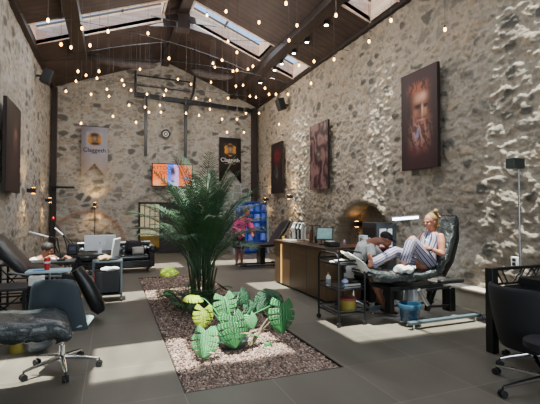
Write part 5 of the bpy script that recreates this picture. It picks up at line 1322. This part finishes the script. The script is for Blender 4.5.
# --- seated artist behind the bed
t_ = thing('person', 'artist in dark cap and white tee bending over the client\'s legs', 'person', (3.55, 5.22, 0)); RO = Vector(t_.location); t_.location = (3.72, 5.14, .02)
pel, ch, nk = A(3.36, 5.46, .58), A(3.46, 5.28, .94), A(3.58, 5.18, 1.04); hc = A(3.71, 5.10, 1.06)
b = MB(); fw = Vector((.5, -.4, -.75)); torso(b, pel, ch, nk, .13, .16, .17, fw); b.cap2(nk, hc - Vector((.02, 0, .03)), .055, .05)
rot = head(b, hc, (.75, -.35, -.45), (.3, -.1, 1))
shL, shR = A(3.60, 5.36, .97), A(3.42, 5.12, .97)
el1, w1 = A(3.78, 5.20, .70), A(3.78, 4.98, .83); el2, w2 = A(3.44, 5.04, .73), A(3.60, 4.95, .79)
limb(b, shL, el1, w1, .052, .04, .038, .026); limb(b, shR, el2, w2, .052, .04, .038, .026)
hand(b, w1, (.2, -.9, -.1), (0, 0, -1), 1, .7, 1); hand(b, w2, (.7, -.6, -.1), (0, 0, -1), 1, .7, -1)
h1, h2 = A(3.52, 5.52, .56), A(3.34, 5.45, .56); k1, a1 = A(3.72, 5.22, .52), A(3.70, 5.28, .10); k2, a2 = A(3.44, 5.12, .54), A(3.58, 4.98, .10)
limb(b, h1, k1, a1, .085, .06, .056, .038); limb(b, h2, k2, a2, .085, .06, .056, .038)
foot(b, a1, (.4, -.9, 0), (0, 0, 1)); foot(b, a2, (.4, -.9, 0), (0, 0, 1)); b.build('body', 'skin2', t_, remesh=.009)
c = MB(); torso(c, pel, ch, ch.lerp(nk, .6), .14, .17, .18, fw, .014)
for s_, e_ in ((shL, el1), (shR, el2)): c.loft([s_ + (s_ - e_) * .1, s_, s_.lerp(e_, .6)], [(.05, .05), (.072, .072), (.068, .068)], 16)
c.build('white_tee', 'tee', t_)
c = MB()
for h_, k_ in ((h1, k1), (h2, k2)): c.loft([h_.lerp(k_, -.15), h_, h_.lerp(k_, .5), h_.lerp(k_, .95)], [(.09, .09), (.10, .10), (.10, .10), (.085, .085)], 16)
c.ell(pel, (.17, .15, .12)); c.build('shorts', 'darkfab', t_)
c = MB(); c.ell(hc + rot @ Vector((0, -.015, .045)), (.083, .102, .078), rot, n=22, m=12); c.loft([hc + rot @ Vector((0, .06, .045)), hc + rot @ Vector((0, .12, .04)), hc + rot @ Vector((0, .155, .03))], [(.07, .010), (.065, .008), (.03, .004)], 14, up=tuple(rot @ Vector((0, 0, 1)))); c.build('cap', 'darkfab', t_)
eyes(t_, hc, rot)
for k_ in (a1, a2):
    c = MB(); c.loft([k_ + Vector((-.02, .05, -.06)), k_ + Vector((0, -.0, -.055)), k_ + Vector((.06, -.13, -.068)), k_ + Vector((.08, -.19, -.075))], [(.036, .03), (.046, .042), (.05, .028), (.03, .018)], 16, up=(0, 0, 1)); c.build('shoe', 'black', t_)
t_ = thing('work_stool', 'round black stool with chrome star base under the seated artist', 'stool', (3.53, 5.38, 0))
star_base(t_, .26, hub=.42); q = MB(); q.lathe([(.15, .40), (.18, .42), (.18, .455), (.15, .475), (.0005, .478)], n=26); q.build('seat', 'leather', t_)
# --- pink person beyond the palm
t_ = thing('person', 'person in pink patterned jacket and white sneakers bending beside the far bed', 'person', (3.32, 10.75, 0)); RO = Vector(t_.location)
pel, ch, nk = A(3.30, 10.80, .86), A(3.38, 10.72, 1.22), A(3.45, 10.66, 1.36); hc = A(3.50, 10.60, 1.50)
b = MB(); fw = Vector((.3, -1, -.1)); torso(b, pel, ch, nk, .13, .16, .17, fw); b.cap2(nk, hc - Vector((0, 0, .05)), .05, .048); rot = head(b, hc, (.3, -1, -.4), (0, 0, 1))
s1, s2 = A(3.60, 10.76, 1.28), A(3.22, 10.66, 1.28); e1, w1 = A(3.66, 10.62, 1.02), A(3.60, 10.42, .90); e2, w2 = A(3.12, 10.55, 1.05), A(3.28, 10.38, .92)
limb(b, s1, e1, w1, .052, .04, .038, .026); limb(b, s2, e2, w2, .052, .04, .038, .026); hand(b, w1, (-.2, -.8, -.4), (0, .2, -1), 1, .5, 1); hand(b, w2, (.2, -.8, -.4), (0, .2, -1), 1, .5, -1)
h1, h2 = A(3.40, 10.82, .84), A(3.22, 10.78, .84); k1, a1 = A(3.42, 10.76, .47), A(3.42, 10.84, .09); k2, a2 = A(3.24, 10.70, .47), A(3.26, 10.80, .09)
limb(b, h1, k1, a1, .08, .056, .054, .036); limb(b, h2, k2, a2, .08, .056, .054, .036); foot(b, a1, (.2, -1, 0), (0, 0, 1)); foot(b, a2, (-.1, -1, 0), (0, 0, 1)); b.build('body', 'skin', t_, remesh=.010)
def pinkm():
    m, nt, bb = new_mat('pink_print'); tc = nt.nodes.new('ShaderNodeTexCoord'); v_ = nt.nodes.new('ShaderNodeTexVoronoi'); v_.inputs['Scale'].default_value = 9; nt.links.new(tc.outputs['Object'], v_.inputs['Vector'])
    r = nt.nodes.new('ShaderNodeValToRGB'); r.color_ramp.interpolation = 'CONSTANT'; r.color_ramp.elements[0].color = lin('#1c1418'); r.color_ramp.elements[1].color = lin('#d8408a'); r.color_ramp.elements[1].position = .32
    nt.links.new(v_.outputs['Distance'], r.inputs['Fac']); nt.links.new(r.outputs['Color'], bb.inputs['Base Color']); bb.inputs['Roughness'].default_value = .8
    bb.inputs['Emission Strength'].default_value = 0
    return m
M['pinkp'] = pinkm()
c = MB(); torso(c, pel, ch, ch.lerp(nk, .7), .15, .17, .19, fw, .02)
for s_, e_, w_ in ((s1, e1, w1), (s2, e2, w2)): c.loft([s_ + (s_ - e_) * .1, s_, e_, e_.lerp(w_, .75)], [(.05, .05), (.08, .08), (.075, .075), (.08, .08)], 16)
c.build('pink_jacket', 'pinkp', t_)
c = MB()
for h_, k_ in ((h1, k1), (h2, k2)): c.loft([h_.lerp(k_, -.2), h_, h_.lerp(k_, .9)], [(.09, .09), (.10, .10), (.09, .09)], 16)
c.build('shorts', 'darkfab', t_)
c = MB(); c.ell(hc + rot @ Vector((0, -.02, .035)), (.083, .098, .085), rot, n=20); c.build('hair', 'haird', t_); eyes(t_, hc, rot)
for k_ in (a1, a2):
    c = MB(); c.loft([k_ + Vector((0, .05, -.05)), k_ + Vector((0, 0, -.05)), k_ + Vector((.02, -.13, -.06)), k_ + Vector((.02, -.18, -.065))], [(.035, .03), (.045, .04), (.048, .03), (.03, .02)], 16, up=(0, 0, 1)); c.build('sneaker', 'white', t_)
# --- dark haired person seated low at left
t_ = thing('person', 'dark haired person in pale striped shirt seated low behind the left tray', 'person', (-1.05, 7.78, 0)); RO = Vector(t_.location)
pel, ch, nk = A(-1.18, 7.98, .40), A(-1.10, 7.80, .64), A(-1.04, 7.74, .75); hc = A(-1.0, 7.70, .86)
b = MB(); fw = Vector((.5, -.6, -.5)); torso(b, pel, ch, nk, .13, .16, .17, fw); b.cap2(nk, hc - Vector((.01, 0, .05)), .055, .05); rot = head(b, hc, (.8, -.5, -.25), (0, 0, 1))
s1, s2 = A(-.97, 7.90, .69), A(-1.22, 7.66, .69); e1, w1 = A(-.82, 7.78, .60), A(-.72, 7.62, .74); e2, w2 = A(-1.14, 7.56, .62), A(-.95, 7.54, .765)
limb(b, s1, e1, w1, .052, .04, .038, .026); limb(b, s2, e2, w2, .052, .04, .038, .026); hand(b, w1, (.5, -.8, 0), (0, 0, -1), 1, .5, 1); hand(b, w2, (.8, -.5, 0), (0, 0, -1), 1, .5, -1)
h1, h2 = A(-1.08, 8.0, .42), A(-1.26, 7.92, .42); k1, a1 = A(-.80, 7.80, .46), A(-.82, 7.80, .09); k2, a2 = A(-1.02, 7.62, .46), A(-1.02, 7.66, .09)
limb(b, h1, k1, a1, .085, .06, .056, .038); limb(b, h2, k2, a2, .085, .06, .056, .038); foot(b, a1, (.3, -1, 0), (0, 0, 1)); foot(b, a2, (.3, -1, 0), (0, 0, 1)); b.build('body', 'skin2', t_, remesh=.010)
c = MB(); torso(c, pel, ch, ch.lerp(nk, .6), .14, .17, .18, fw, .014)
for s_, e_ in ((s1, e1), (s2, e2)): c.loft([s_ + (s_ - e_) * .1, s_, s_.lerp(e_, .7)], [(.05, .05), (.07, .07), (.066, .066)], 16)
c.build('shirt', 'tee', t_)
c = MB()
for h_, k_, a_ in ((h1, k1, a1), (h2, k2, a2)): c.loft([h_, h_.lerp(k_, .5), k_, k_.lerp(a_, .2), a_], [(.10, .10), (.095, .095), (.075, .075), (.07, .07), (.055, .055)], 16)
c.ell(pel, (.17, .15, .12)); c.build('trousers', 'darkfab', t_)
c = MB(); c.ell(hc + rot @ Vector((0, -.02, .035)), (.086, .102, .09), rot, n=22, m=12); c.v = [tuple(Vector(p) * (1 + .02 * noise.noise(Vector(p) * 40))) for p in c.v]; c.build('hair', 'haird', t_); eyes(t_, hc, rot)
t_ = thing('work_stool', 'low round stool under the dark haired person at left', 'stool', (-1.2, 8.0, 0))
star_base(t_, .24, hub=.24); q = MB(); q.lathe([(.14, .22), (.17, .24), (.17, .28), (.14, .30), (.0005, .30)], n=24); q.build('seat', 'leather', t_)
